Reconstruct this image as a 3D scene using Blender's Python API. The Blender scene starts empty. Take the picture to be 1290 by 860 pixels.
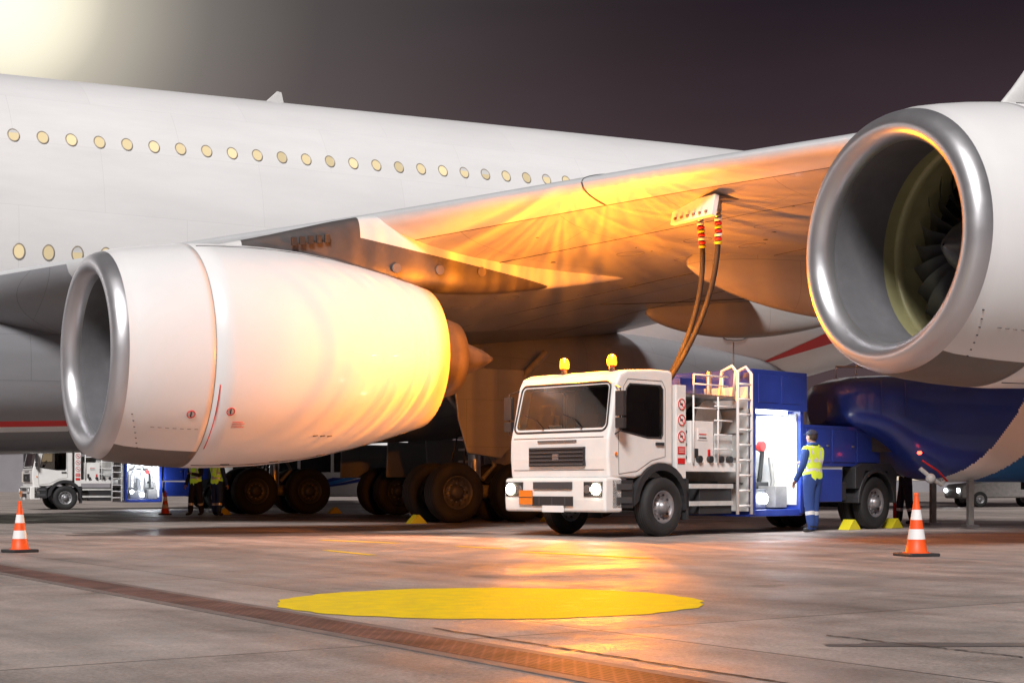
import bpy, bmesh, math, random
from mathutils import Vector, Matrix
random.seed(4)
S=bpy.context.scene
try:
    S.view_settings.view_transform='Standard'; S.view_settings.look='None'; S.view_settings.exposure=0
except Exception: pass

# ---------------------------------------------------------------- materials
def mat(name,col,rough=.5,metal=0.,emis=None,es=0.,var=.0,vs=3.,bump=0.,bs=20.,coat=0.,rv=0.,spec=None):
    m=bpy.data.materials.new(name); m.use_nodes=True
    nt=m.node_tree; N=nt.nodes; L=nt.links; b=N['Principled BSDF']
    b.inputs['Base Color'].default_value=(*col,1); b.inputs['Roughness'].default_value=rough
    b.inputs['Metallic'].default_value=metal
    if coat: b.inputs['Coat Weight'].default_value=coat; b.inputs['Coat Roughness'].default_value=.08
    if spec is not None: b.inputs['Specular IOR Level'].default_value=spec
    if emis: b.inputs['Emission Color'].default_value=(*emis,1); b.inputs['Emission Strength'].default_value=es
    tc=N.new('ShaderNodeTexCoord')
    if var or rv:
        n=N.new('ShaderNodeTexNoise'); n.inputs['Scale'].default_value=vs; n.inputs['Detail'].default_value=6; n.inputs['Roughness'].default_value=.6
        L.new(tc.outputs['Object'],n.inputs['Vector'])
        if var:
            r=N.new('ShaderNodeMapRange'); r.inputs[1].default_value=.3; r.inputs[2].default_value=.7
            r.inputs[3].default_value=1-var; r.inputs[4].default_value=1+var*.3
            L.new(n.outputs['Fac'],r.inputs[0])
            mx=N.new('ShaderNodeVectorMath'); mx.operation='SCALE'; mx.inputs[0].default_value=col
            L.new(r.outputs[0],mx.inputs['Scale']); L.new(mx.outputs[0],b.inputs['Base Color'])
        if rv:
            r=N.new('ShaderNodeMapRange'); r.inputs[1].default_value=.3; r.inputs[2].default_value=.7
            r.inputs[3].default_value=max(.02,rough-rv); r.inputs[4].default_value=rough+rv
            L.new(n.outputs['Fac'],r.inputs[0]); L.new(r.outputs[0],b.inputs['Roughness'])
    if bump:
        n2=N.new('ShaderNodeTexNoise'); n2.inputs['Scale'].default_value=bs; n2.inputs['Detail'].default_value=4
        L.new(tc.outputs['Object'],n2.inputs['Vector'])
        bp=N.new('ShaderNodeBump'); bp.inputs['Strength'].default_value=bump; bp.inputs['Distance'].default_value=.02
        L.new(n2.outputs['Fac'],bp.inputs['Height']); L.new(bp.outputs[0],b.inputs['Normal'])
    return m

def panel_paint(name,col,rough,bw,bh,line=.55,var=.06,metal=0.):
    m=mat(name,col,rough,metal,coat=.3)
    nt=m.node_tree; N=nt.nodes; L=nt.links; b=N['Principled BSDF']
    tc=N.new('ShaderNodeTexCoord'); sx=N.new('ShaderNodeSeparateXYZ'); L.new(tc.outputs['Object'],sx.inputs[0])
    ad=N.new('ShaderNodeMath'); ad.operation='MULTIPLY_ADD'; ad.inputs[1].default_value=.9
    L.new(sx.outputs['Y'],ad.inputs[0]); L.new(sx.outputs['Z'],ad.inputs[2])
    cb=N.new('ShaderNodeCombineXYZ'); L.new(sx.outputs['X'],cb.inputs['X']); L.new(ad.outputs[0],cb.inputs['Y'])
    br=N.new('ShaderNodeTexBrick'); br.inputs['Scale'].default_value=1; br.inputs['Brick Width'].default_value=bw
    br.inputs['Row Height'].default_value=bh; br.inputs['Mortar Size'].default_value=.006; br.inputs['Mortar Smooth'].default_value=.3
    br.inputs['Color1'].default_value=(1,1,1,1); br.inputs['Color2'].default_value=(.965,.965,.965,1); br.inputs['Mortar'].default_value=(line,line,line,1)
    L.new(cb.outputs[0],br.inputs['Vector'])
    n=N.new('ShaderNodeTexNoise'); n.inputs['Scale'].default_value=.6; n.inputs['Detail'].default_value=8; n.inputs['Roughness'].default_value=.65
    mp=N.new('ShaderNodeMapping'); mp.inputs['Scale'].default_value=(.5,1.2,2.4)
    L.new(tc.outputs['Object'],mp.inputs[0]); L.new(mp.outputs[0],n.inputs['Vector'])
    r=N.new('ShaderNodeMapRange'); r.inputs[1].default_value=.35; r.inputs[2].default_value=.65; r.inputs[3].default_value=1-var; r.inputs[4].default_value=1.02
    L.new(n.outputs['Fac'],r.inputs[0])
    v=N.new('ShaderNodeVectorMath'); v.operation='SCALE'; L.new(br.outputs['Color'],v.inputs[0]); L.new(r.outputs[0],v.inputs['Scale'])
    v2=N.new('ShaderNodeVectorMath'); v2.operation='MULTIPLY'; v2.inputs[1].default_value=col; L.new(v.outputs[0],v2.inputs[0])
    L.new(v2.outputs[0],b.inputs['Base Color'])
    return m

M={}
M['fus']=panel_paint('fuselage_paint',(.80,.80,.81),.38,3.8,1.9,.86,.06)
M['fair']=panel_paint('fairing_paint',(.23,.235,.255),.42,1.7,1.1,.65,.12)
M['wing']=panel_paint('wing_grey_paint',(.38,.375,.37),.42,2.1,1.3,.6,.16)
M['slat']=mat('slat_grey',(.55,.56,.58),.4,.15,var=.06)
M['cowl']=mat('cowl_white_paint',(.80,.80,.81),.36,var=.05,vs=.9,coat=.25)
M['chin']=mat('chin_panel_grey',(.15,.135,.13),.5,var=.1)
M['lip']=mat('brushed_aluminium_lip',(.62,.62,.65),.36,.85,rv=.05,vs=2)
M['liner']=mat('inlet_liner',(.17,.17,.185),.5,.1,var=.15,vs=4)
M['liner2']=mat('fan_case_liner',(.40,.38,.20),.45,.1,var=.15)
M['fan']=mat('fan_blade_titanium',(.12,.12,.13),.36,.5)
M['seam']=mat('seam_dark',(.06,.06,.065),.6)
M['hseam']=mat('seam_grey',(.36,.36,.37),.6)
M['hot']=mat('exhaust_metal',(.30,.24,.2),.42,.8,var=.25,vs=3)
M['pyl']=mat('pylon_white',(.66,.66,.66),.42,var=.08)
M['pgrey']=mat('pylon_dark_panel_and_shade',(.10,.09,.09),.45,.2,var=.2,vs=3)  # forward panel colour, also used for painted shade on the pylon's lower side
M['blk']=mat('black_rubber',(.018,.018,.019),.75,var=.2,vs=9,bump=.2,bs=40)
M['dk']=mat('dark_plastic',(.03,.03,.033),.5)
M['tw']=mat('truck_white_paint',(.82,.82,.81),.32,var=.06,vs=2.5,coat=.5)
M['twd']=mat('truck_white_dirty',(.58,.58,.57),.45,var=.2,vs=5)
M['blue']=mat('truck_blue_paint',(.018,.045,.30),.3,var=.15,vs=2,coat=.5)
M['lblue']=mat('tank_light_blue',(.03,.20,.58),.35,coat=.3)
M['metal']=mat('bare_steel',(.42,.42,.44),.38,.9,var=.15,vs=5)
M['rim']=mat('wheel_rim',(.33,.33,.35),.42,.6,var=.25,vs=12)
M['arim']=mat('aircraft_wheel_rim',(.09,.09,.095),.5,.4,var=.25,vs=12)
M['gear']=mat('gear_strut',(.26,.25,.24),.5,.3,var=.25,vs=7)
M['bay']=mat('gear_bay',(.10,.095,.09),.6,var=.2)
M['yel']=mat('yellow_plastic',(.62,.55,.02),.5)
M['red']=mat('red_paint',(.60,.02,.02),.45)
M['wht']=mat('white_reflective',(.82,.82,.82),.4)
M['org']=mat('cone_orange',(.90,.10,.015),.5,var=.08,vs=8)
M['plate']=mat('hazard_plate_orange',(.8,.22,.02),.45)
M['amb']=mat('amber_beacon_lit',(1,.4,.02),.3,emis=(1,.15,.008),es=5)
M['head']=mat('headlight_lit',(1,.95,.8),.3,emis=(1,.88,.62),es=60)
M['tubelight']=mat('worklight_lit',(1,1,1),.3,emis=(.90,.97,1),es=14)
M['rlamp']=mat('red_lamp_lit',(1,.05,.03),.3,emis=(1,.06,.03),es=8)
for i,e in enumerate((.45,.62,.8)):
    M['win%d'%i]=mat('cabin_window_lit_%d'%i,(.3,.25,.16),.2,emis=(1,.80,.46),es=e,spec=.6)
M['wfr']=mat('window_frame',(.34,.30,.25),.45,.2)
M['navy']=mat('workwear_blue',(.02,.055,.22),.85,bump=.4,bs=30)
M['dnavy']=mat('workwear_dark',(.02,.025,.05),.85,bump=.3,bs=30)
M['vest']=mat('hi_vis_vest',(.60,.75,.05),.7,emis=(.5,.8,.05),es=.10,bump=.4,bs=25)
M['refl']=mat('reflective_tape',(.75,.76,.76),.3,.2)
M['skin']=mat('skin',(.45,.26,.18),.5)
M['hair']=mat('hair_dark',(.03,.02,.015),.7)
M['boot']=mat('boots',(.02,.018,.016),.6)
M['seat']=mat('seat_fabric',(.09,.075,.07),.9)
gm_=bpy.data.materials.new('window_glass'); gm_.use_nodes=True; nt=gm_.node_tree; N=nt.nodes; L=nt.links
for n in list(N):
    if n.type!='OUTPUT_MATERIAL': N.remove(n)
out=[n for n in N if n.type=='OUTPUT_MATERIAL'][0]
tr=N.new('ShaderNodeBsdfTransparent'); tr.inputs[0].default_value=(.50,.47,.42,1); gl=N.new('ShaderNodeBsdfGlossy'); gl.inputs['Roughness'].default_value=.03; gl.inputs[0].default_value=(1,1,1,1)
lw=N.new('ShaderNodeFresnel'); lw.inputs[0].default_value=1.5; mx=N.new('ShaderNodeMixShader'); L.new(lw.outputs[0],mx.inputs[0]); L.new(tr.outputs[0],mx.inputs[1]); L.new(gl.outputs[0],mx.inputs[2]); L.new(mx.outputs[0],out.inputs[0])
M['glass']=gm_
M['dglass']=mat('dark_glass',(.014,.012,.012),.06,spec=.8,coat=.5)

# ---------------------------------------------------------------- geometry builder
class G:
    def __init__(s): s.v=[];s.f=[];s.m=[];s.s=[];s.mats=[]
    def mi(s,m):
        m=M[m] if isinstance(m,str) else m
        if m not in s.mats: s.mats.append(m)
        return s.mats.index(m)
    def add(s,vs,fs,m,smooth=False):
        o=len(s.v); s.v+= [tuple(v) for v in vs]
        for k,f in enumerate(fs):
            s.f.append([i+o for i in f]); s.m.append(s.mi(m[k] if isinstance(m,list) else m)); s.s.append(smooth)
    def box(s,c,d,m,rot=None):
        vs=[]
        for x in(-.5,.5):
            for y in(-.5,.5):
                for z in(-.5,.5):
                    p=Vector((x*d[0],y*d[1],z*d[2]))
                    if rot is not None: p=rot@p
                    vs.append(p+Vector(c))
        s.add(vs,[(0,1,3,2),(4,6,7,5),(0,4,5,1),(2,3,7,6),(0,2,6,4),(1,5,7,3)],m)
    def cyl(s,p0,p1,r0,m,r1=None,n=16,caps=True):
        r1=r0 if r1 is None else r1
        p0=Vector(p0);p1=Vector(p1); d=(p1-p0).normalized()
        a=d.orthogonal().normalized(); b=d.cross(a)
        vs=[]
        for p,r in((p0,r0),(p1,r1)):
            for i in range(n):
                t=2*math.pi*i/n; vs.append(p+a*math.cos(t)*r+b*math.sin(t)*r)
        s.add(vs,[(i,(i+1)%n,n+(i+1)%n,n+i) for i in range(n)],m,True)
        if caps: s.add(vs,[tuple(range(n)),tuple(range(n,2*n))],m,False)
    def tube(s,pts,r,m,n=8,cap=True):
        pts=[Vector(p) for p in pts]; rs=r if isinstance(r,(list,tuple)) else [r]*len(pts)
        ref=None; rings=[]
        for i,p in enumerate(pts):
            d=(pts[min(i+1,len(pts)-1)]-pts[max(i-1,0)]).normalized()
            if ref is None: a=d.orthogonal().normalized()
            else:
                a=(ref-d*ref.dot(d)); a=a.normalized() if a.length>1e-5 else d.orthogonal().normalized()
            ref=a; b=d.cross(a)
            rings.append([p+(a*math.cos(2*math.pi*k/n)+b*math.sin(2*math.pi*k/n))*rs[i] for k in range(n)])
        s.loft(rings,m,caps=cap)
    def loft(s,rings,m,caps=True,closed=True,smooth=True):
        n=len(rings[0]); vs=[p for r in rings for p in r]; fs=[];ms=[]
        for i in range(len(rings)-1):
            for j in range(n if closed else n-1):
                k=(j+1)%n
                fs.append((i*n+j,i*n+k,(i+1)*n+k,(i+1)*n+j))
                ms.append(m(i,j) if callable(m) else m)
        s.add(vs,fs,ms,smooth)
        if caps:
            mm=m(0,0) if callable(m) else m
            s.add(rings[0],[tuple(range(n))],mm); s.add(rings[-1],[tuple(range(n))],mm)
    def revolve(s,prof,c,m,axis='x',n=48,smooth=True):
        c=Vector(c); rings=[]
        for (x,r) in prof:
            ring=[]
            for k in range(n):
                t=2*math.pi*k/n
                if axis=='x': ring.append(c+Vector((x,math.sin(t)*r,math.cos(t)*r)))
                elif axis=='y': ring.append(c+Vector((math.sin(t)*r,x,math.cos(t)*r)))
                else: ring.append(c+Vector((math.cos(t)*r,math.sin(t)*r,x)))
            rings.append(ring)
        s.loft(rings,m,caps=False,smooth=smooth)
    def prism(s,poly,y0,y1,m,plane='xz'):
        n=len(poly)
        f=(lambda a,b,y:(a,y,b)) if plane=='xz' else ((lambda a,b,y:(y,a,b)) if plane=='yz' else (lambda a,b,y:(a,b,y)))
        vs=[f(a,b,y0) for a,b in poly]+[f(a,b,y1) for a,b in poly]
        s.add(vs,[tuple(range(n)),tuple(range(2*n-1,n-1,-1))]+[(i,(i+1)%n,n+(i+1)%n,n+i) for i in range(n)],m)
    def ell(s,c,r,m,nu=16,nv=12,rot=None):
        vs=[];fs=[]
        for i in range(nv+1):
            p=math.pi*i/nv
            for j in range(nu):
                t=2*math.pi*j/nu
                q=Vector((r[0]*math.sin(p)*math.cos(t),r[1]*math.sin(p)*math.sin(t),r[2]*math.cos(p)))
                if rot is not None: q=rot@q
                vs.append(q+Vector(c))
        for i in range(nv):
            for j in range(nu):
                fs.append((i*nu+j,i*nu+(j+1)%nu,(i+1)*nu+(j+1)%nu,(i+1)*nu+j))
        s.add(vs,fs,m,True)
    def build(s,name,parent=None,bevel=0,shear=0,norm=True,seg=2,cuts=None,classify=None):
        me=bpy.data.meshes.new(name); me.from_pydata(s.v,[],s.f)
        for m in s.mats: me.materials.append(m)
        me.polygons.foreach_set('material_index',s.m); me.polygons.foreach_set('use_smooth',s.s)
        bm=bmesh.new(); bm.from_mesh(me)
        if not bevel: bmesh.ops.remove_doubles(bm,verts=bm.verts,dist=1e-5)
        if norm: bmesh.ops.recalc_face_normals(bm,faces=bm.faces)
        for (co,no) in (cuts or []):
            bmesh.ops.bisect_plane(bm,geom=bm.verts[:]+bm.edges[:]+bm.faces[:],dist=1e-4,plane_co=co,plane_no=no)
        if classify:
            for f in bm.faces:
                r=classify(f.calc_center_median())
                if r is not None: f.material_index=s.mi(r)
            me.materials.clear()
            for m in s.mats: me.materials.append(m)
        if shear:
            for v in bm.verts: v.co.z+=shear*v.co.x
        bm.to_mesh(me); bm.free()
        o=bpy.data.objects.new(name,me); S.collection.objects.link(o)
        if parent: o.parent=parent
        if bevel:
            b=o.modifiers.new('bev','BEVEL'); b.width=bevel; b.segments=seg; b.limit_method='ANGLE'; b.angle_limit=math.radians(50)
        return o
def empty(name,loc=(0,0,0),rz=0,sc=1):
    o=bpy.data.objects.new(name,None); S.collection.objects.link(o); o.location=loc; o.rotation_euler=(0,0,rz); o.scale=(sc,)*3
    o.empty_display_size=.3
    return o
def interp(tab,x):
    if x<=tab[0][0]: return list(tab[0][1:])
    for a,b in zip(tab,tab[1:]):
        if x<=b[0]:
            t=(x-a[0])/(b[0]-a[0]); return [p+(q-p)*t for p,q in zip(a[1:],b[1:])]
    return list(tab[-1][1:])
def smooth_interp(tab,x,d=1.2):
    r=[interp(tab,x+k*d) for k in(-1,-.5,0,.5,1)]
    return [sum(c)/5 for c in zip(*r)]
def resample(ring,n):
    P=[Vector(p) for p in ring]; P.append(P[0]); D=[0]
    for a,b in zip(P,P[1:]): D.append(D[-1]+(b-a).length)
    out=[];i=0
    for k in range(n):
        t=D[-1]*k/n
        while D[i+1]<t: i+=1
        out.append(P[i].lerp(P[i+1],(t-D[i])/max(1e-9,D[i+1]-D[i])))
    return out

# ================================================================= AIRCRAFT
TH=math.radians(31.2); PS=.035
AC=empty('passenger_aircraft',(-12.6,35.95,0),TH)
FT=[(-32,.1,5.3,4.9),(-31,1.2,6.7,3.9),(-29,2.3,8.3,2.9),(-26,3.1,9.8,2.4),(-22,3.5,10.5,2.2),(-18,3.57,10.62,2.2),(15,3.57,10.62,2.2),
    (20,3.5,10.62,2.6),(26,3.15,10.6,3.5),(32,2.4,10.5,5.0),(38,1.5,10.35,7.0),(43,.6,10.1,8.8),(45,.1,9.9,9.5)]
def fsec(x): return smooth_interp(FT,x) if -29<x<43 else interp(FT,x)
def fpt(x,ang,off=0):
    hw,zt,zb=fsec(x); zc=(zt+zb)/2; hz=(zt-zb)/2
    return Vector((x,-(hw+off)*math.cos(ang),zc+(hz+off)*math.sin(ang)))
g=G()
xs=[-32,-31.6,-31,-30,-29,-28]+list(range(-27,45))+[45]
g.loft([[fpt(x,2*math.pi*k/72) for k in range(72)] for x in xs],'fus',caps=True)
g.build('fuselage',AC,shear=PS)
g=G()
def window(x,z,side):
    hw,zt,zb=fsec(x); zc=(zt+zb)/2; hz=(zt-zb)/2
    a=math.asin(max(-1,min(1,(z-zc)/hz)))
    c=fpt(x,a); nrm=Vector((0,-math.cos(a)*hz,math.sin(a)*hw)).normalized(); tv=Vector((0,nrm.z,-nrm.y)); tv=tv if tv.z>0 else -tv
    ux=Vector((1,0,0)); n=20
    def ring(ra,rb,o): return [c+nrm*o+ux*math.cos(t)*ra+tv*math.sin(t)*rb for t in [2*math.pi*k/n for k in range(n)]]
    R=[ring(.138,.180,.003),ring(.134,.176,.012),ring(.114,.156,.012),ring(.110,.152,.005)]
    if side<0: R=[[Vector((p.x,-p.y,p.z)) for p in r] for r in R]
    g.loft(R,'wfr',caps=False)
    g.add(R[3],[tuple(range(n))],'win%d'%random.choice((0,1,1,2)))
    if random.random()<.25:
        h=random.uniform(-.2,.6); pts=[c+nrm*.0065+ux*math.cos(t)*.108+tv*math.sin(t)*.149 for t in [math.asin(h)+ (math.pi-2*math.asin(h))*k/12 for k in range(13)]]
        if side<0: pts=[Vector((p.x,-p.y,p.z)) for p in pts]
        g.add(pts,[tuple(range(13))],'pyl')
for i in range(-34,34):
    for z in (8.6,5.97):
        if i in (-12,-11,28): continue
        window(i*.635,z,1); window(i*.635,z,-1)
g.build('cabin_windows',AC,shear=PS,norm=False)
g=G()
g.prism([(7.0,10.55),(7.7,10.55),(7.6,10.98),(7.48,11.0)],-.02,.02,'pyl')
g.prism([(-6.0,10.55),(-5.3,10.55),(-5.5,10.95),(-5.65,10.95)],-.03,.03,'pyl')
g.build('antenna_blades',AC,shear=PS,bevel=.01)
g=G()
def fpatch(fn_lo,fn_hi,x0,x1,m,off=.012,n=24,side=1):
    rings=[]
    for i in range(n+1):
        x=x0+(x1-x0)*i/n; hw,zt,zb=fsec(x); zc=(zt+zb)/2; hz=(zt-zb)/2; r=[]
        for k in range(7):
            z=fn_lo(x)+(fn_hi(x)-fn_lo(x))*k/6
            r.append(fpt(x,math.asin(max(-1,min(1,(z-zc)/hz))),off))
        rings.append(r)
    g.loft(rings,m,caps=False,closed=False)
fpatch(lambda x:3.70+(x-22)*.24,lambda x:3.71+(x-22)*.40,22,26.5,'red')
fpatch(lambda x:5.2+(x-25)*.32,lambda x:5.2+(x-25)*.55,25,31.5,'red')
g.build('livery_red_stripe',AC,shear=PS,norm=False)
g=G()
def rrect(cx,cz,a,b):
    pts=[]
    for k in range(24):
        t=2*math.pi*k/24; c,s_=math.cos(t),math.sin(t)
        pts.append((cx+a*abs(c)**.5*(1 if c>0 else -1),cz+b*abs(s_)**.5*(1 if s_>0 else -1)))
    return pts
for (cx,cz,a,b) in [(20.6,4.9,.55,.5),(18.2,7.2,.55,.95)]:
    P=[]
    for (x,z) in rrect(cx,cz,a,b):
        hw,zt,zb=fsec(x); zc=(zt+zb)/2; hz=(zt-zb)/2; P.append(fpt(x,math.asin((z-zc)/hz),.004))
    P.append(P[0]); g.tube(P,.016,'seam',6)
g.build('door_outlines',AC,shear=PS)

# belly fairing
g=G()
BT=[(-18,1.2,2.6,3.2),(-16,2.6,2.15,3.9),(-12,3.6,1.85,4.6),(-7,4.2,1.68,5.0),(-1,4.65,1.6,5.1),(8,4.75,1.6,5.1),(13,4.55,1.72,5.0),(18,3.7,2.2,4.7),(23,2.2,2.9,4.1),(24.5,.8,3.3,3.7)]
def bsec(x,n=64):
    hw,zb,zt=smooth_interp(BT,x); zc=(zb+zt)/2; hz=(zt-zb)/2; r=[]
    for k in range(n):
        t=2*math.pi*(k+.5)/n; c,s_=math.cos(t),math.sin(t); e=2/2.9
        r.append((x,-hw*abs(c)**e*(1 if c>0 else -1),zc+hz*abs(s_)**e*(1 if s_>0 else -1)))
    return r
BX=[-18+.5*i for i in range(86)]
def bmat(i,j):
    x=BX[i]
    if x<1 and j in(57,): return 'red'
    if x<1 and j in (56,): return 'pyl'
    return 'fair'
g.loft([bsec(x) for x in BX],bmat)
g.build('belly_fairing',AC,shear=PS)
g=G()
for i in range(6):
    g.box((-2.9,-4.62,3.55+.1*i-.2),(1.3,.05,.035),'dk')
g.box((-2.9,-4.585,3.6),(1.5,.05,.75),'seam')
g.build('fairing_vent',AC,shear=PS,bevel=.005)

# wings
WT=[(2.5,-3.0,16.2,4.88,4.5,.125),(5,-1.0,16.1,5.20,4.6,.12),(8,1.5,16.1,5.46,4.75,.11),(12.1,4.2,16.3,5.62,5.0,.105),(17,7.5,17.6,5.93,5.5,.10),(19.3,9.05,18.4,6.03,5.7,.098),
    (23,11.6,19.8,6.3,6.05,.095),(30,16.3,22.4,6.9,6.75,.09),(38,21.7,25.6,7.65,7.6,.085)]
CX=[0,.003,.008,.015,.025,.037,.048,.0505,.07,.10,.15,.21,.27,.34,.42,.5,.58,.64,.643,.7,.76,.82,.88,.94,1.0]
SL=[c for c in CX if c<=.048]
def airfoil(t,ku=.95,kl=1.05):
    up=[];lo=[]
    for x in CX:
        y=5*t*(.2969*math.sqrt(x)-.126*x-.3516*x*x+.2843*x**3-.1015*x**4)
        cam=(.018*math.sin(math.pi*min(1,x*1.05)) - .012*math.sin(math.pi*x)*x)*(1 if ku>.9 else 0)
        up.append((x,y*ku+cam)); lo.append((x,-y*kl+cam))
    return up,lo
def wk(w): return (.42,1.15) if w<8 else ((.42+.28*(w-8)/12,1.10) if w<20 else (.75,1.05))
def wing_pt(w,f,upper,side=1):
    sl,st,zl,zt,t=interp(WT,w); up,lo=airfoil(t,*wk(w))
    L=up if upper else lo
    for a,b in zip(L,L[1:]):
        if a[0]<=f<=b[0]:
            k=(f-a[0])/(b[0]-a[0]); y=a[1]+(b[1]-a[1])*k; break
    c=st-sl
    return Vector((sl+f*c,-w*side,zl+(zt-zl)*f+y*c))
def wing(side):
    g=G(); ws=[2.5,4,5,6.5,8,9,10,11,12.1,13.3,14.5,15.7,17,18.1,19.3,21,23,26,30,34,38]; rings=[]
    nC=len(CX); i6=CX.index(.048); i16=CX.index(.64)
    for w in ws:
        sl,st,zl,zt,t=smooth_interp(WT,w,.8) if 4<w<36 else interp(WT,w); up,lo=airfoil(t,*wk(w)); c=st-sl
        pts=[(x,y) for x,y in reversed(up)]+[(x,y) for x,y in lo[1:]]
        rings.append([(sl+x*c,-w*side,zl+(zt-zl)*x+y*c) for x,y in pts])
    def wm(i,j):
        k=j-(nC-1)
        kk=-k-1 if k<0 else k
        if ws[i]<6.4 and k>=0: return 'fair'
        if kk==i6 and k>=0: return 'seam'
        if kk==i16: return 'seam'
        if kk<i6: return 'slat'
        return 'wing'
    g.loft(rings,wm)
    return g
wing(1).build('port_wing',AC,shear=PS); wing(-1).build('starboard_wing',AC,shear=PS)
g=G()
for w in [6.5,7.7,8.9,10.1,14,15.2,16.4,17.6,18.8,20,21.2]:
    for f in (.3,.42):
        P=[]
        for k in range(17):
            t=2*math.pi*k/16; p=wing_pt(w+.2*math.sin(t),f+.018*math.cos(t),False); P.append(p+Vector((0,0,-.001)))
        g.tube(P,.006,'chin',5,cap=False)
for w in (8,15.7,19.8):
    g.tube([wing_pt(w,f,False)+Vector((0,0,-.004)) for f in SL],.016,'seam',5)
    g.tube([wing_pt(w,f,True)+Vector((0,0,.004)) for f in SL],.010,'seam',5)
for f in (.2,.55,.8):
    g.tube([wing_pt(w,f,False)+Vector((0,0,-.001)) for w in (5,6.5,8,10,12.1,14.5,17,19.3,21,23,26)],.009,'seam',5)
for w in (9.5,13.8,18.3,22.5):
    g.tube([wing_pt(w,f,False)+Vector((0,0,-.001)) for f in (.643,.7,.76,.82,.88,.94,.99)],.016,'seam',5)
for k in range(40):
    w=random.uniform(6,22); f=random.uniform(.10,.6); c=wing_pt(w,f,False)
    g.cyl(c+Vector((0,0,.03)),c+Vector((0,0,-.004)),random.choice((.02,.03,.05)),'seam',n=10)
g.build('wing_panel_joints',AC,shear=PS)
def canoe(g,w,x0,x1,z0,r,drop=0,up=1.0):
    rings=[]
    for i in range(29):
        t=i/28; x=x0+(x1-x0)*t
        rr=r*(math.sin(math.pi*min(1,(t**.8)*.97+.012))**.75)
        zc=z0-drop*math.sin(math.pi*t)
        rings.append([(x,-w+rr*.55*math.cos(a),zc+rr*math.sin(a)*(up if math.sin(a)>0 else 1)) for a in [2*math.pi*k/24 for k in range(24)]])
    g.loft(rings,'wing')
g=G()
canoe(g,8.6,13.2,19.3,4.45,.50,.05,1.3); canoe(g,14.3,10.0,19.4,4.75,.62,.38,1.9); canoe(g,19.6,12.5,20.6,5.45,.55,.15,1.5); canoe(g,25,15.5,22.3,6.1,.45,.05)
canoe(g,30,18.5,24.3,6.6,.4,.05)
canoe(g,-8.6,13.2,19.3,4.45,.50,.05,1.3); canoe(g,-14.3,10,19.4,4.75,.62,.3,1.6)
g.build('flap_track_fairings',AC,shear=PS)
def surf(g,secs,m,vertical=False):
    rings=[]
    for (w,sl,st,z,t) in secs:
        up,lo=airfoil(t); c=st-sl; pts=[(x,y) for x,y in reversed(up)]+[(x,y) for x,y in lo[1:]]
        rings.append([((sl+x*c,y*c,z) if vertical else (sl+x*c,-w,z+y*c)) for x,y in pts])
    g.loft(rings,m)
g=G(); surf(g,[(0,31.9,43.2,10.2,.09),(0,35.9,44.6,14,.09),(0,40.1,46.4,18.5,.09),(0,44.3,48.6,23.5,.09)],'pyl',True)
g.build('vertical_fin',AC,shear=PS)
g=G(); g.prism([(37.3,13.0),(42.0,12.6),(44.0,16.5),(43.5,19.5),(40.1,16.7)],-.55,.55,'red')
g.build('fin_red_marking',AC,shear=PS)
for sd in (1,-1):
    g=G(); surf(g,[(1.2*sd,35.5,43,9.6,.09),(14*sd,43.3,46.6,11.2,.08)],'wing'); g.build('tailplane',AC,shear=PS)

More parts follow.
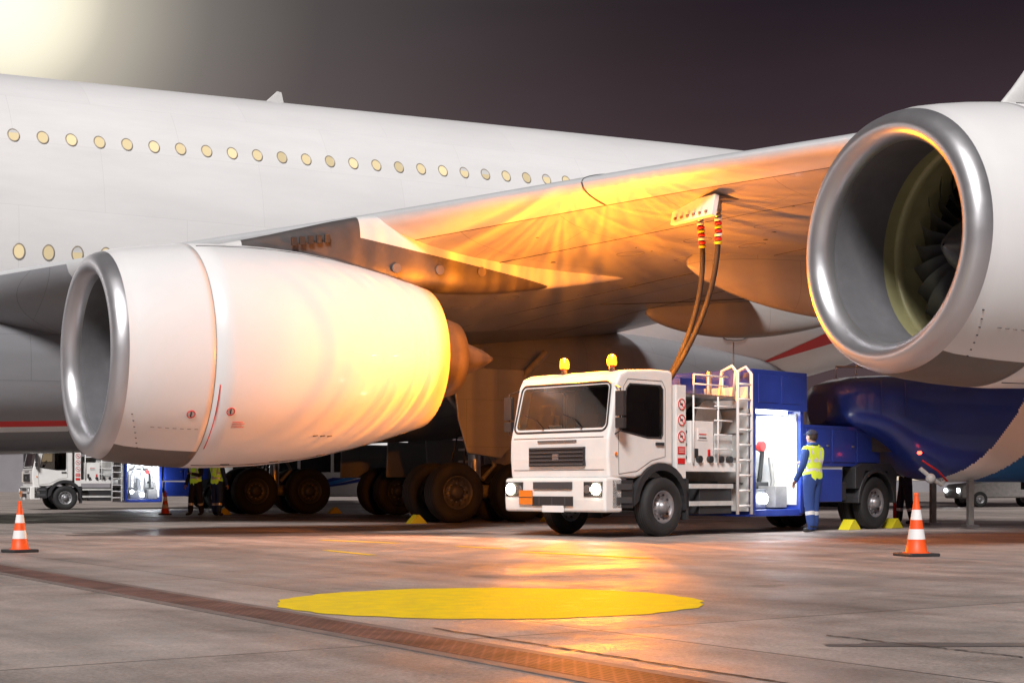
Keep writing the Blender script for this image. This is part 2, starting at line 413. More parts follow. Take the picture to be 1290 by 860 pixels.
# engines
def engine(name,sx,w,z,toe=0,ks=1.0,kx=1.0):
    c=(sx,-w,z); e=empty(name); e.parent=AC
    cc=Matrix.Translation((sx,-w,0)); mm=cc@Matrix.Rotation(toe,4,'Z')@cc.inverted()
    e.location=mm.to_translation(); e.rotation_euler=(0,0,toe)
    g=G()
    prof=[(1.45,1.44),(1.0,1.42),(.7,1.385),(.42,1.345),(.30,1.33),(.2,1.333),(.12,1.36),(.05,1.412),(.015,1.465),(0,1.52),(.012,1.575),(.045,1.63),(.09,1.672),(.16,1.705),(.24,1.73),(.245,1.73),
          (.4,1.775),(.7,1.825),(1.1,1.875),(1.5,1.91),(1.60,1.917),(1.602,1.911),(1.616,1.911),(1.618,1.918),(2.0,1.935),(2.6,1.94),(3.2,1.92),(3.8,1.875),(4.4,1.80),(5.0,1.695),(5.6,1.57),(6.2,1.42),(6.6,1.315),(6.6,1.285),(6.0,1.36),(5.0,1.45)]
    prof=[(x if x<1.7 else 1.7+(x-1.7)*kx,r*ks) for x,r in prof]
    dx=(6.6-1.7)*(1-kx)
    n=96
    def em(i,j):
        a=(2*math.pi*(j+.5)/n)
        if i<4: return 'liner'
        if i<=14: return 'lip'
        if i in (20,21,22): return 'hseam'
        d=abs(a-math.pi)
        if 15<=i<20 and d<.55: return 'chin'
        if i>=32: return 'hot'
        return 'cowl'
    g.revolve(prof,c,em,n=n)
    g.build('nacelle',e,shear=PS)
    g=G()
    g.revolve([(1.45,1.44*ks),(1.46,1.38*ks),(1.6,1.41*ks),(2.2,1.42*ks),(2.2,.2)],c,lambda i,j:'liner2' if i<3 else 'dk',n=64)
    g.revolve([(1.449,1.438*ks),(1.25,1.428*ks)],c,'liner2',n=64)
    g.revolve([(1.05,.02),(1.12,.12),(1.35,.30),(1.6,.43),(1.95,.47)],c,'fan',n=40)
    nb=24
    for b in range(nb):
        a0=2*math.pi*b/nb; R=[]
        for k in range(9):
            r=.42+(1.37*ks-.42)*k/8; f=k/8
            tw=math.radians(25+38*f); ch=.42+.12*f; sw=.10*math.sin(f*3.1)-.12*f*f
            row=[]
            for q in (-.5,-.25,0,.25,.5):
                da=(q*ch*math.sin(tw))/r+ .05*math.sin(f*3)
                xx=1.76+q*ch*math.cos(tw)-sw+.03*(1-4*q*q)
                a=a0+da
                row.append((c[0]+xx,c[1]+math.sin(a)*r,c[2]+math.cos(a)*r))
            R.append(row)
        g.loft(R,'fan',caps=False,closed=False)
    for b in range(36):
        a=2*math.pi*b/36
        p0=Vector((c[0]+2.15,c[1]+math.sin(a)*.5,c[2]+math.cos(a)*.5)); p1=Vector((c[0]+2.15,c[1]+math.sin(a)*1.36,c[2]+math.cos(a)*1.36))
        g.cyl(p0,p1,.03,'liner',n=6,caps=False)
    g.build('fan',e,shear=PS,norm=False)
    g=G(); c2=(c[0]-dx,c[1],c[2])
    g.revolve([(4.6,1.15),(5.4,1.12),(6.3,1.0),(7.0,.80),(7.35,.69),(7.36,.66),(7.0,.62)],c2,'hot',n=56)
    g.revolve([(6.6,.46),(7.1,.45),(7.5,.36),(8.0,.17),(8.25,.04),(8.27,.0)],c2,'hot',n=40)
    g.revolve([(5.2,1.45),(5.25,1.1)],c2,'dk',n=40); g.revolve([(6.7,.75),(6.72,.3)],c2,'dk',n=40)
    g.build('exhaust_core',e,shear=PS)
    g=G()
    def cp(x,deg,off=.004):
        for a,b in zip(prof[9:],prof[10:]):
            if a[0]<=x<=b[0] and b[0]>a[0]:
                r=a[1]+(b[1]-a[1])*(x-a[0])/(b[0]-a[0]); break
        t=math.radians(deg); return Vector((c[0]+x,c[1]-math.sin(t)*(r+off),c[2]+math.cos(t)*(r+off)))
    g.tube([cp(1.70,d,0.003) for d in range(108,150,3)],.009,'red',5)
    g.tube([cp(x,168) for x in [1.7,2.2,2.8,3.4,4,4.6,5.2,5.8]],.008,'seam',5)
    g.tube([cp(x,20) for x in [1.7,2.2,2.8,3.4,4,4.6,5.2,5.8]],.008,'seam',5)
    for x,d in ((1.3,124),(1.95,122)):
        P=[]
        for k in range(17):
            t=2*math.pi*k/16; P.append(cp(x+.065*math.cos(t),d+2.0*math.sin(t)))
        g.tube(P,.009,'red',5,cap=False); g.tube([cp(x,d-1.3,.004),cp(x,d+1.3,.004)],.014,'dk',5)
    for k in range(4): g.tube([cp(2.02,128+k*1.1,.003),cp(2.2+.04*(k%2),128+k*1.1,.003)],.006,'red',4)
    for k in range(7): g.tube([cp(.7+.12*k,133,.003),cp(.76+.12*k,133,.003)],.006,'chin',4)
    for k in range(7): g.tube([cp(.36+.04*k,126+4*k,.002),cp(.385+.04*k,126+4*k,.002)],.009,'dk',4)
    for x in (2.2,3.1,4.0,4.9,5.7): g.tube([cp(x,166,.004),cp(x+.16,166,.004)],.012,'chin',5)
    for (x,d) in ((3.6,140),(3.75,141),(3.9,142)): g.tube([cp(x,d,.003),cp(x+.09,d,.003)],.012,'chin',5)
    g.build('cowl_markings',e,shear=PS)
    g=G(); rings=[]
    N_=60; x0=sx+2.0; x1=sx+12.6
    for i in range(N_+1):
        x=x0+(x1-x0)*i/N_; q=x-sx
        top=interp([(2.0,z+1.88),(3.2,z+2.15),(4.4,z+2.45),(5.1,z+2.6),(6.5,z+2.6),(12.6,z+2.1)],q)[0]
        bot=smooth_interp([(2.0,z+1.6),(5.0,z+1.3),(6.7,z+1.25),(7.6,z+1.22),(9.0,z+1.38),(11,z+1.65),(12.6,z+2.0)],q,.6)[0]
        h=.05+.38*math.sin(math.pi*max(.0,min(1,(i/N_))))**.6
        zc=(top+bot)/2; hz=max(.03,(top-bot)/2)
        rings.append([(x,-w+h*(abs(math.cos(a))**.5)*(1 if math.cos(a)>0 else -1),zc+hz*(abs(math.sin(a))**.8)*(1 if math.sin(a)>0 else -1)) for a in [2*math.pi*(k+.5)/40 for k in range(40)]])
    g.loft(rings,'pyl')
    # dark forward panel and shade painted on the lower side, parted along straight lines
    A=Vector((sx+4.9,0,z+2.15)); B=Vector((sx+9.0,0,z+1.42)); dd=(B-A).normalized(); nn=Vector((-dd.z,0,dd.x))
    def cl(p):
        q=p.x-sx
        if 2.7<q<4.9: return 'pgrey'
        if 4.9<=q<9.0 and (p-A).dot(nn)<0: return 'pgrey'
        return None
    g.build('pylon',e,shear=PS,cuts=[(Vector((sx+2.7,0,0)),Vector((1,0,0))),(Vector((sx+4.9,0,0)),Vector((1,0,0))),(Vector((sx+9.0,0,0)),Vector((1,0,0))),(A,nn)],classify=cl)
    g=G()
    for k in range(5): g.box((sx+3.6+.16*k,-w-.37,z+2.02+.02*k),(.10,.04,.14),'dk')
    for k in range(3): g.cyl((sx+5.6+.9*k,-w-.40,z+1.62),(sx+5.6+.9*k,-w-.445,z+1.62),.09,'chin',n=14)
    g.build('pylon_vents',e,shear=PS)
engine('inner_engine',-.93,12.1,3.06,0,1.0,.925)
engine('outer_engine',6.36,23.06,3.79,math.radians(-4),.985,.95)

# landing gear
def wheel(g,x,y,z,R,W,tm='blk',rm='rim',boss=.14,n=40):
    h=W/2
    prof=[(-h*.55,R*.50),(-h*.8,R*.56),(-h,R*.72),(-h*.97,R*.88),(-h*.8,R*.965),(-h*.5,R),(0,R),(h*.5,R),(h*.8,R*.965),(h*.97,R*.88),(h,R*.72),(h*.8,R*.56),(h*.55,R*.50)]
    g.revolve(prof,(x,y,z),tm,'y',n)
    for k in(-.45,-.15,.15,.45):
        g.revolve([(k*h-.012,R*1.0005),(k*h,R*1.004),(k*h+.012,R*1.0005)],(x,y,z),'dk','y',n)
    for sd in(-1,1):
        pr=[(sd*h*.8,R*.555),(sd*h*.84,R*.53),(sd*h*.55,R*.49),(sd*h*.3,R*.36),(sd*h*.42,R*.24),(sd*h*.75,R*.22),(sd*(h*.75+boss*.2),R*.13),(sd*(h*.75+boss*.2),.001)]
        g.revolve(pr,(x,y,z),rm,'y',n)
        for k in range(10):
            t=2*math.pi*k/10
            g.cyl((x+math.sin(t)*R*.30,y+sd*h*.34,z+math.cos(t)*R*.30),(x+math.sin(t)*R*.30,y+sd*h*.5,z+math.cos(t)*R*.30),R*.03,'metal',n=6)
            t+=.3
            g.cyl((x+math.sin(t)*R*.42,y+sd*h*.40,z+math.cos(t)*R*.42),(x+math.sin(t)*R*.42,y+sd*h*.475,z+math.cos(t)*R*.42),R*.045,'dk',n=10)
def bogie(name,w,xs_,ztop,doors=0):
    e=empty(name); e.parent=AC
    g=G()
    for x in xs_:
        for dy in(-.55,.55): wheel(g,x,-w+dy,.70,.70,.50,rm='arim')
    g.build('wheels',e,norm=True)
    g=G(); xm=sum(xs_)/len(xs_)
    g.cyl((xs_[0],-w,.72),(xs_[-1],-w,.72),.16,'gear',n=14)
    for x in xs_: g.cyl((x,-w-.5,.7),(x,-w+.5,.7),.10,'gear',n=12); g.ell((x,-w,.72),(.2,.2,.2),'gear')
    g.cyl((xm,-w,.75),(xm,-w,1.9),.15,'metal'); g.cyl((xm,-w,1.6),(xm,-w,ztop),.23,'gear')
    g.cyl((xm,-w,2.2),(xm+2.0,-w,ztop),.09,'gear'); g.cyl((xm,-w,2.2),(xm-1.7,-w,ztop),.08,'gear')
    g.cyl((xm,-w,2.3),(xm,-w+(1.8 if w>0 else -1.8)*.8,ztop),.09,'gear')
    g.tube([(xm+.2,-w,1.0),(xm+.55,-w,1.35),(xm+.22,-w,1.9)],.06,'gear')
    g.tube([(xm-.25,-w-.2,2.4),(xm-.4,-w-.25,1.5),(xm-.5,-w-.1,.9)],.025,'blk')
    g.tube([(xm-.25,-w+.2,2.4),(xm-.5,-w+.25,1.4),(xm+.6,-w+.1,.85)],.02,'blk')
    for k in range(4): g.box((xm-.3,-w,1.15+.28*k),(.12,.3,.06),'metal')
    g.build('strut',e,bevel=.008)
    g=G(); sgn=-1 if w>0 else 1
    g.prism([(xm-.55,1.62),(xm+.35,1.5),(xm+.75,1.9),(xm+1.0,3.6),(xm-.95,3.6),(xm-.8,2.4)],-w+sgn*.62-.03,-w+sgn*.62+.03,'fair')
    g.build('gear_door',e,bevel=.02)
bogie('wing_gear_port',6.2,[9.07,10.8],4.1); bogie('wing_gear_starboard',-6.2,[9.07,10.8],4.1)
bogie('body_gear_port',2.7,[12.1,13.8,15.5],3.2); bogie('body_gear_starboard',-2.7,[12.1,13.8,15.5],3.2)
g=G()
for sd in(-1,1):
    for (x0,x1,y) in ((11.3,14.5,1.2),(11.3,14.5,4.3)):
        g.box(((x0+x1)/2,sd*y,1.6),(x1-x0,.06,1.0),'fair',Matrix.Rotation(math.radians(6*sd),3,'X'))
g.build('belly_gear_doors',AC,bevel=.02)

Rz=Matrix.Rotation(TH,4,'Z'); ACM=Matrix.Translation(AC.location)@Rz
def a2w(p): p=Vector((p[0],p[1],p[2]+PS*p[0])); return ACM@p
hp=wing_pt(16.75,.085,False)
g=G()
g.box(hp+Vector((.05,-.0,-.17)),(.10,1.15,.36),'wht',Matrix.Rotation(math.radians(12),3,'Y'))
g.box(hp+Vector((.35,0,-.01)),(.55,1.0,.05),'chin')
for k in range(6): g.cyl(hp+Vector((-.02,-.42+.17*k,-.26)),hp+Vector((-.05,-.42+.17*k,-.26)),.028,'chin',n=10)
for y in(-.25,.25): g.cyl(hp+Vector((.35,y,.05)),hp+Vector((.35,y,-.2)),.075,'metal')
g.build('fuel_hatch',AC,shear=PS,bevel=.008)

# ================================================================= REFUELLING TRUCK
def truck_wheels(g,x,R=.5,W=.30,y=1.08,dual=False):
    for sd in(-1,1):
        wheel(g,x,sd*y,R,R,W,boss=.4)
        if dual: wheel(g,x,sd*(y-.34),R,R,W)
BY=(-.80,.30)
def truck_cab(e,lit=True):
    def front(z): return interp([(1.30,-1.335),(1.62,-1.33),(1.85,-1.27),(2.55,-1.12)],z)[0]
    def rr(hw,z0,z1,r,n=6,slant=0):
        P=[]
        for cx,cz,a0 in ((hw-r,z1-r,0),(-(hw-r),z1-r,90),(-(hw-r)-slant,z0+r,180),(hw-r+slant,z0+r,270)):
            for k in range(n+1):
                t=math.radians(a0+90*k/n); P.append((cx+r*math.cos(t),cz+r*math.sin(t)))
        return P
    SQ=[(-1.02,1.76),(-.35,1.66),(.0,1.66),(.04,1.72),(.04,2.48),(-.02,2.54),(-.80,2.54),(-.88,2.46)]
    g=G()
    prof=[(-1.30,.98),(-1.335,1.30),(-1.33,1.62),(-1.27,1.85),(-1.12,2.55),(-1.03,2.70),(-.85,2.77),(-.2,2.81),(.27,2.81),(.31,2.76),(.31,1.20)]
    body=prof+[(.20,1.20)]+[(.72*math.cos(math.radians(d)),.50+.72*math.sin(math.radians(d))) for d in range(78,138,8)]+[(-.66,.98)]
    g.prism(body,-1.15,1.15,'tw'); o=g.build('cab_shell',e,bevel=.05,seg=4)
    cut=[]
    c=G(); c.prism([(-1.25,1.32),(-1.25,1.62),(-1.20,1.85),(-1.05,2.50),(-.95,2.64),(.20,2.72),(.24,2.66),(.24,1.30)],-1.08,1.08,'tw'); cut.append(c.build('cut_a',None))
    c=G(); P=rr(1.00,1.81,2.53,.08,slant=.04); c.prism(P,-1.6,-1.0,'tw','yz'); cut.append(c.build('cut_b',None))
    for sd in(-1,1):
        c=G(); c.prism(SQ,min(sd*1.0,sd*1.4),max(sd*1.0,sd*1.4),'tw'); cut.append(c.build('cut_c',None))
    for q in cut:
        q.parent=e; b=o.modifiers.new('b','BOOLEAN'); b.operation='DIFFERENCE'; b.object=q; b.solver='EXACT'
    bpy.context.view_layer.update(); dg=bpy.context.evaluated_depsgraph_get(); dg.update()
    me=bpy.data.meshes.new_from_object(o.evaluated_get(dg))
    zs=[v.co.z for v in me.vertices]; area=sum(p.area for p in me.polygons if abs(p.normal.y)>.9)
    zok=bool(zs) and max(zs)>2.75 and min(zs)<1.05 and area>4
    print('CAB BOOLEAN',zok,len(me.polygons),area)
    gmat='glass' if zok else 'dglass'
    if zok: o.modifiers.clear(); o.data=me
    else:
        for m_ in list(o.modifiers):
            if m_.type=='BOOLEAN': o.modifiers.remove(m_)
    for q in cut: bpy.data.objects.remove(q)
    g=G(); off=.004 if zok else -.012
    P=rr(1.015,1.795,2.545,.09,slant=.04)
    g.add([(front(z)+off,y,z) for y,z in P],[tuple(range(len(P)))],gmat)
    for sd in(-1,1): g.add([(x,sd*(1.135 if zok else 1.155),z) for x,z in SQ],[tuple(range(len(SQ)))],gmat)
    g.build('glazing',e)
    if zok:
        g=G()
        g.box((-1.03,0,1.52),(.38,2.1,.40),'dk'); g.box((-1.0,-.55,1.73),(.26,.5,.10),'dk')
        for y in(-.55,.6):
            g.box((-.12,y,1.44),(.50,.50,.16),'seat'); g.box((.10,y,1.80),(.13,.48,.66),'seat',Matrix.Rotation(.12,3,'Y')); g.box((.14,y,2.22),(.10,.26,.18),'seat')
        g.box((.215,0,2.0),(.03,2.1,1.2),'bay')
        P=[(-.74+.10*math.sin(t),-.55+.22*math.cos(t),1.86+.19*math.sin(t)) for t in [2*math.pi*k/20 for k in range(21)]]
        g.tube(P,.014,'dk',6,cap=False); g.cyl((-.72,-.55,1.86),(-.95,-.55,1.66),.03,'dk'); g.tube([P[0],P[10]],.012,'dk',5)
        g.box((-1.02,.1,2.50),(.10,.9,.06),'dk'); g.box((-.98,.35,1.80),(.02,.3,.2),'wht',Matrix.Rotation(-.5,3,'Y'))
        g.build('cabin_interior',e,bevel=.02)
    g=G()
    P=rr(1.04,1.76,2.575,.11,slant=.04); g.tube([(front(z)-.006,y,z) for y,z in P+[P[0]]],.018,'dk',6,cap=False)
    for y in(-.55,.35): g.tube([(front(1.80)-.03,y,1.80),(front(2.0)-.035,y+.25,1.98),(front(2.1)-.035,y+.5,2.06)],.010,'dk',5)
    for sd in(-1,1):
        yy=sd*1.152
        g.tube([(x,sd*1.147,z) for x,z in SQ+[SQ[0]]],.016,'dk',6,cap=False)
        g.tube([(-1.07,yy,1.05),(-1.08,yy,1.70),(-.95,yy,2.5),(-.85,yy,2.62),(.02,yy,2.62),(.1,yy,2.5),(.1,yy,1.35),(-.25,yy,1.28),(-.62,yy,1.1),(-1.07,yy,1.05)],.006,'chin',5)
        g.box((-.05,sd*1.165,1.56),(.2,.03,.05),'dk')
        g.tube([(-1.12,sd*1.12,2.5),(-1.2,sd*1.30,2.45),(-1.2,sd*1.30,1.75),(-1.15,sd*1.13,1.7)],.014,'dk',6)
        g.box((-1.2,sd*1.31,2.2),(.07,.18,.40),'dk'); g.box((-1.2,sd*1.31,1.88),(.07,.18,.17),'dk')
        g.box((-1.0,sd*1.12,.72),(.5,.12,.46),'dk'); 
        for k in range(2): g.box((-.98,sd*1.185,.62+.22*k),(.36,.03,.10),'seam')
        g.prism([(.60*math.cos(math.radians(d)),.52+.60*math.sin(math.radians(d))) for d in range(-8,181,12)]+[(.72*math.cos(math.radians(d)),.52+.72*math.sin(math.radians(d))) for d in range(180,-9,-12)],sd*.86,sd*1.18,'dk')
        g.box((.66,sd*1.0,.62),(.06,.36,.7),'dk')
        g.cyl((-1.15,sd*1.16,1.38),(-1.15,sd*1.175,1.38),.03,'plate',n=10)
    g.build('trim',e,bevel=.008)
    g=G()
    g.box((-1.34,0,1.34),(.05,1.30,.32),'dk')
    for k in range(5): g.box((-1.372,0,1.21+.066*k),(.03,1.26,.022),'seam',Matrix.Rotation(.4,3,'Y'))
    g.box((-1.345,0,1.60),(.02,.9,.04),'chin')
    g.tube([(-1.32,-1.05,1.12),(-1.32,1.05,1.12)],.006,'chin',5); g.tube([(-1.33,-1.05,1.66),(-1.33,1.05,1.66)],.006,'chin',5)
    g.box((-1.376,.0,1.34),(.02,.14,.10),'metal')
    g.build('grille',e,bevel=.006)
    g=G()
    g.prism([(-1.42,.42),(-1.44,.62),(-1.42,.98),(-1.22,1.0),(-1.0,.98),(-1.0,.42)],-1.18,1.18,'tw')
    g.build('bumper',e,bevel=.045,seg=3)
    g=G()
    g.box((-1.45,0,.86),(.03,.9,.12),'seam'); g.box((-1.452,0,.60),(.02,.95,.16),'dk')
    for y in(-.3,0,.3): g.box((-1.463,y,.60),(.01,.02,.13),'seam')
    g.box((-1.468,.62,.66),(.015,.32,.24),'plate'); g.box((-1.478,.62,.66),(.006,.32,.012),'dk')
    g.box((-1.46,-.02,.47),(.012,.5,.11),'wht')
    for sd in(-1,1): g.box((-1.435,sd*.92,.80),(.04,.40,.24),'dk'); 
    g.build('bumper_fittings',e,bevel=.004)
    g=G()
    for sd in(-1,1):
        g.cyl((-1.45,sd*1.0,.80),(-1.475,sd*1.0,.80),.095,'head' if lit else 'wht',n=20)
        g.cyl((-1.45,sd*.80,.80),(-1.468,sd*.80,.80),.07,'metal',n=20)
    g.build('headlights',e)
    g=G()
    for y in BY: g.cyl((-.85,y,2.76),(-.85,y,2.86),.05,'dk',n=14)
    g.build('beacon_bases',e)
    g=G()
    for y in BY: g.revolve([(2.86,.075),(2.90,.085),(2.99,.078),(3.03,.05),(3.045,.001)],(-.85,y,0),'amb' if lit else 'plate','z',16)
    g.build('amber_beacons',e)
def sign_round(g,x,y,z,r,sd=-1):
    g.cyl((x,y,z),(x,y+sd*.006,z),r,'wht',n=20)
    g.tube([(x+r*.9*math.cos(t),y+sd*.009,z+r*.9*math.sin(t)) for t in [2*math.pi*k/20 for k in range(21)]],.010,'red',5,cap=False)
    g.tube([(x-r*.6,y+sd*.01,z+r*.6),(x+r*.6,y+sd*.01,z-r*.6)],.009,'red',4); g.box((x,y+sd*.008,z),(r*.7,.006,r*.35),'dk')
def refuel_body(e,rear=7.3):
    g=G()
    for y in(-.42,.42): g.box(((rear+.2)/2-.2,y,.82),(rear+.6,.09,.22),'dk')
    for k in range(6): g.box((.9+1.1*k,0,.82),(.1,.8,.14),'dk')
    g.cyl((.0,-1,.5),(0,1,.5),.07,'dk'); g.cyl((6.5,-1,.52),(6.5,1,.52),.09,'dk')
    g.box((1.45,-.92,.62),(.9,.5,.5),'dk'); g.cyl((2.3,.55,.7),(3.9,.55,.7),.26,'metal',n=20)
    g.box((1.45,.92,.62),(.9,.5,.5),'twd')
    g.box((5.2,-.95,.75),(.8,.3,.35),'dk')
    g.cyl((.62,-.75,.95),(.62,-.75,2.5),.07,'metal')
    g.build('chassis',e,bevel=.012)
    g=G()
    g.box((.52,0,1.78),(.20,2.2,1.60),'tw'); 
    g.box((1.35,0,1.18),(1.7,2.3,.16),'tw')
    g.box((1.12,-.82,1.62),(.62,.62,.72),'tw'); g.box((1.75,-.7,1.5),(.5,.8,.5),'twd')
    g.box((1.3,.45,1.75),(1.2,1.1,1.0),'twd')
    g.box((1.35,0,2.42),(1.75,2.25,.06),'metal')
    g.box((.52,-1.13,1.78),(.26,.05,1.6),'tw')
    g.box((2.425,0,1.52),(.05,2.28,2.25),'twd')
    for z in (.9,1.35,1.8,2.25): g.box((2.39,-.6,z),(.03,.9,.02),'chin')
    g.build('pump_module',e,bevel=.015)
    g=G()
    for z in(2.25,1.98,1.70): sign_round(g,.52,-1.157,z,.10)
    g.box((.52,-1.160,1.46),(.19,.008,.13),'red'); g.box((.52,-1.160,1.28),(.19,.008,.10),'red')
    for k in range(3): g.box((.52,-1.166,1.43+.03*k),(.15,.004,.008),'wht')
    g.box((1.12,-1.135,1.75),(.26,.01,.2),'wht'); g.box((1.12,-1.143,1.75),(.2,.006,.02),'red'); g.box((1.12,-1.143,1.69),(.2,.006,.02),'dk')
    g.box((.95,-1.135,1.42),(.08,.03,.16),'dk'); g.box((1.3,-1.137,1.42),(.06,.02,.14),'red')
    for k in range(3):
        z=1.35+.22*k; g.tube([(.8,-1.02,z),(1.5,-1.05,z),(1.55,-1.05,z-.15),(1.95,-1.0,z-.15)],.035,'metal',8)
    for x in(1.0,1.3,1.6,1.85): g.cyl((x,-1.12,1.32),(x,-1.2,1.32),.06,'dk',n=12); 
    g.revolve([(-.02,.02),(-.02,.38),(.02,.38),(.02,.02)],(1.72,-.78,2.0),'twd','y',24)
    g.revolve([(.02,.30),(.3,.30)],(1.72,-.78,2.0),'blk','y',24); g.revolve([(.3,.38),(.32,.38),(.32,.02)],(1.72,-.78,2.0),'twd','y',24)
    g.build('pump_fittings',e,bevel=.003)
    g=G()
    xl=2.10
    for dx in(-.2,.2):
        g.tube([(xl+dx,-1.30,.35),(xl+dx,-1.30,2.85),(xl+dx,-1.18,2.98),(xl+dx,-.95,2.9),(xl+dx,-.9,2.45)],.03,'wht',8)
    for k in range(9): g.cyl((xl-.2,-1.30,.5+.27*k),(xl+.2,-1.30,.5+.27*k),.022,'wht',n=8)
    for y in(-1.12,1.12):
        g.tube([(.9,y,2.45),(.9,y,2.78),(1.85,y,2.78)],.018,'wht',8); g.tube([(.9,y,2.62),(1.85,y,2.62)],.014,'wht',8)
        for x in(1.3,1.7): g.cyl((x,y,2.45),(x,y,2.78),.014,'wht',n=8)
    for z in(1.5,1.75,2.0,2.25): g.tube([(1.4,-1.18,z),(1.9,-1.18,z)],.014,'wht',6)
    g.tube([(1.5,-1.18,1.25),(1.5,-1.18,2.42)],.018,'wht',6); g.tube([(.82,-1.18,1.25),(.82,-1.18,2.42)],.018,'wht',6)
    g.tube([(.82,-1.18,2.2),(1.5,-1.18,2.2)],.014,'wht',6)
    for z in(.55,.85): g.box((1.3,-1.19,z),(1.2,.03,.08),'twd')
    g.build('ladder_and_rails',e)
    g=G()
    g.box((2.52,-0.02,1.62),(.10,2.36,2.55),'blue'); g.box((4.02,0,1.62),(.10,2.36,2.55),'blue')
    g.box((3.27,0,2.60),(1.7,2.44,.72),'blue'); g.box((3.27,0,.36),(1.6,2.3,.12),'blue')
    g.box((3.27,.1,1.35),(1.4,.08,1.8),'twd'); g.box((3.27,1.1,1.35),(1.42,.06,1.8),'blue')
    for x in (2.9,3.6): g.box((x,-1.225,2.62),(.6,.02,.5),'blue')
    g.build('dispenser_cabinet',e,bevel=.03,seg=3)
    g=G()
    g.box((3.27,.03,1.3),(1.39,.04,1.7),'twd'); g.box((2.585,-.5,1.35),(.02,1.2,1.7),'twd'); g.box((3.955,-.5,1.35),(.02,1.2,1.7),'twd')
    for (x,z,r) in((2.85,2.0,.12),(3.15,2.0,.12),(3.5,1.98,.15),(3.78,2.02,.09)): 
        g.cyl((x,.05,z),(x,-.12,z),r,'metal',n=20); g.cyl((x,-.12,z),(x,-.125,z),r*.85,'wht',n=20); g.tube([(x,-.13,z),(x+r*.5,-.13,z+r*.4)],.012,'red',4)
    g.cyl((2.95,-.3,.5),(2.95,-.3,1.5),.15,'metal',n=18); g.cyl((3.35,-.35,.45),(3.35,-.35,1.3),.20,'metal',n=18); g.ell((3.35,-.35,1.3),(.2,.2,.12),'metal')
    g.tube([(2.95,-.3,1.45),(3.0,-.35,1.65),(3.35,-.35,1.62),(3.35,-.35,1.35)],.06,'metal')
    g.tube([(3.7,-.3,.5),(3.75,-.4,1.0),(3.7,-.5,1.5),(3.5,-.2,1.75)],.045,'blk'); g.tube([(3.85,-.5,.45),(3.9,-.6,.95),(3.8,-.6,1.4)],.04,'gear')
    g.tube([(2.7,-.5,.5),(2.72,-.7,1.1),(2.75,-.6,1.6),(3.1,-.4,1.85)],.035,'blk')
    for k in range(4): g.box((2.75+.3*k,-.02,1.72),(.2,.05,.1),'dk')
    g.box((3.1,-.6,.62),(.6,.4,.35),'metal'); g.box((3.75,-.7,.65),(.35,.4,.4),'gear'); g.cyl((3.6,-.5,1.6),(3.6,-.6,1.6),.09,'red',n=14)
    for k in range(5): g.cyl((2.75+.25*k,-.05,1.15),(2.75+.25*k,-.2,1.15),.05,('red','dk','gear')[k%3],n=12)
    g.build('meters_and_pipes',e,bevel=.006)
    g=G()
    g.box((3.27,-.95,2.21),(1.1,.07,.05),'tubelight'); g.cyl((3.3,-.8,.62),(3.3,-.86,.62),.10,'tubelight',n=14); g.cyl((3.8,-1.0,1.25),(3.8,-1.04,1.25),.07,'tubelight',n=14)
    g.cyl((2.85,-.83,.75),(2.85,-.9,.75),.08,'tubelight',n=14)
    g.build('work_lamps',e)
    g=G()
    g.box((5.45,0,1.62),(2.6,2.25,.78),'blue'); g.box((4.75,-1.0,.86),(1.1,.42,.62),'blue')
    for k in range(3): g.box((4.6+.85*k,-1.135,1.62),(.78,.02,.62),'blue')
    for k in range(3): g.box((4.9+.85*k,-1.155,1.62),(.08,.02,.04),'metal')
    g.build('side_lockers',e,bevel=.02)
    g=G()
    for sd in(-1,1):
        g.prism([(6.5+.60*math.cos(math.radians(d)),.52+.60*math.sin(math.radians(d))) for d in range(0,181,10)]+[(6.5+.68*math.cos(math.radians(d)),.52+.68*math.sin(math.radians(d))) for d in range(180,-1,-10)],sd*.70,sd*1.24,'dk')
        g.prism([(5.75,1.22),(6.0,1.3),(7.0,1.3),(7.25,1.1),(7.2,.75),(7.1,.75),(6.9,1.15),(6.1,1.15),(5.9,.8),(5.75,.8)],sd*.9,sd*1.22,'dk')
    g.build('mudguards',e,bevel=.015)
    g=G(); truck_wheels(g,0); truck_wheels(g,6.5,.52,.28,1.08,True); g.build('wheels',e)

PH=math.radians(44)
TR=empty('refuelling_truck',(1.72,26.29,0),PH)
truck_cab(TR); refuel_body(TR)
def t2w(p): return Matrix.Translation(TR.location)@Matrix.Rotation(PH,4,'Z')@Vector(p)
g=G()
g.tube([(2.3,-.9,2.9),(2.3,-.9,3.45)],.010,'dk'); g.box((2.05,.4,2.66),(.7,1.1,.32),'blue'); g.cyl((1.85,-.7,2.45),(1.85,-.7,2.9),.05,'metal'); g.box((1.2,.2,2.6),(.4,.5,.25),'red')
g.build('roof_equipment',TR,bevel=.02)

HE=empty('refuelling_hoses')
g=G()
for k,(yo) in enumerate((-.25,.25)):
    top=a2w(hp+Vector((.35,yo,-.2))); bot=t2w((1.1+.22*k,-.15+.2*k,2.45))
    P=[]
    for i in range(33):
        t=i/32; p=top.lerp(bot,t)
        s=t**1.9; p.x=top.x+(bot.x-top.x)*s+.16*math.sin(math.pi*t)*(1 if k else .6); p.y=top.y+(bot.y-top.y)*s
        P.append(p)
    g.tube(P,.048,'blk',10)
    nb=9
    for j in range(nb):
        u=j*6/nb; v=(j+.72)*6/nb
        a=P[int(u)].lerp(P[int(u)+1],u%1); b=P[int(v)].lerp(P[int(v)+1],v%1)
        g.cyl(a,b,.064,('yel','red','wht','red')[j%4] if j>1 else 'metal',n=12)
g.build('hoses',HE)

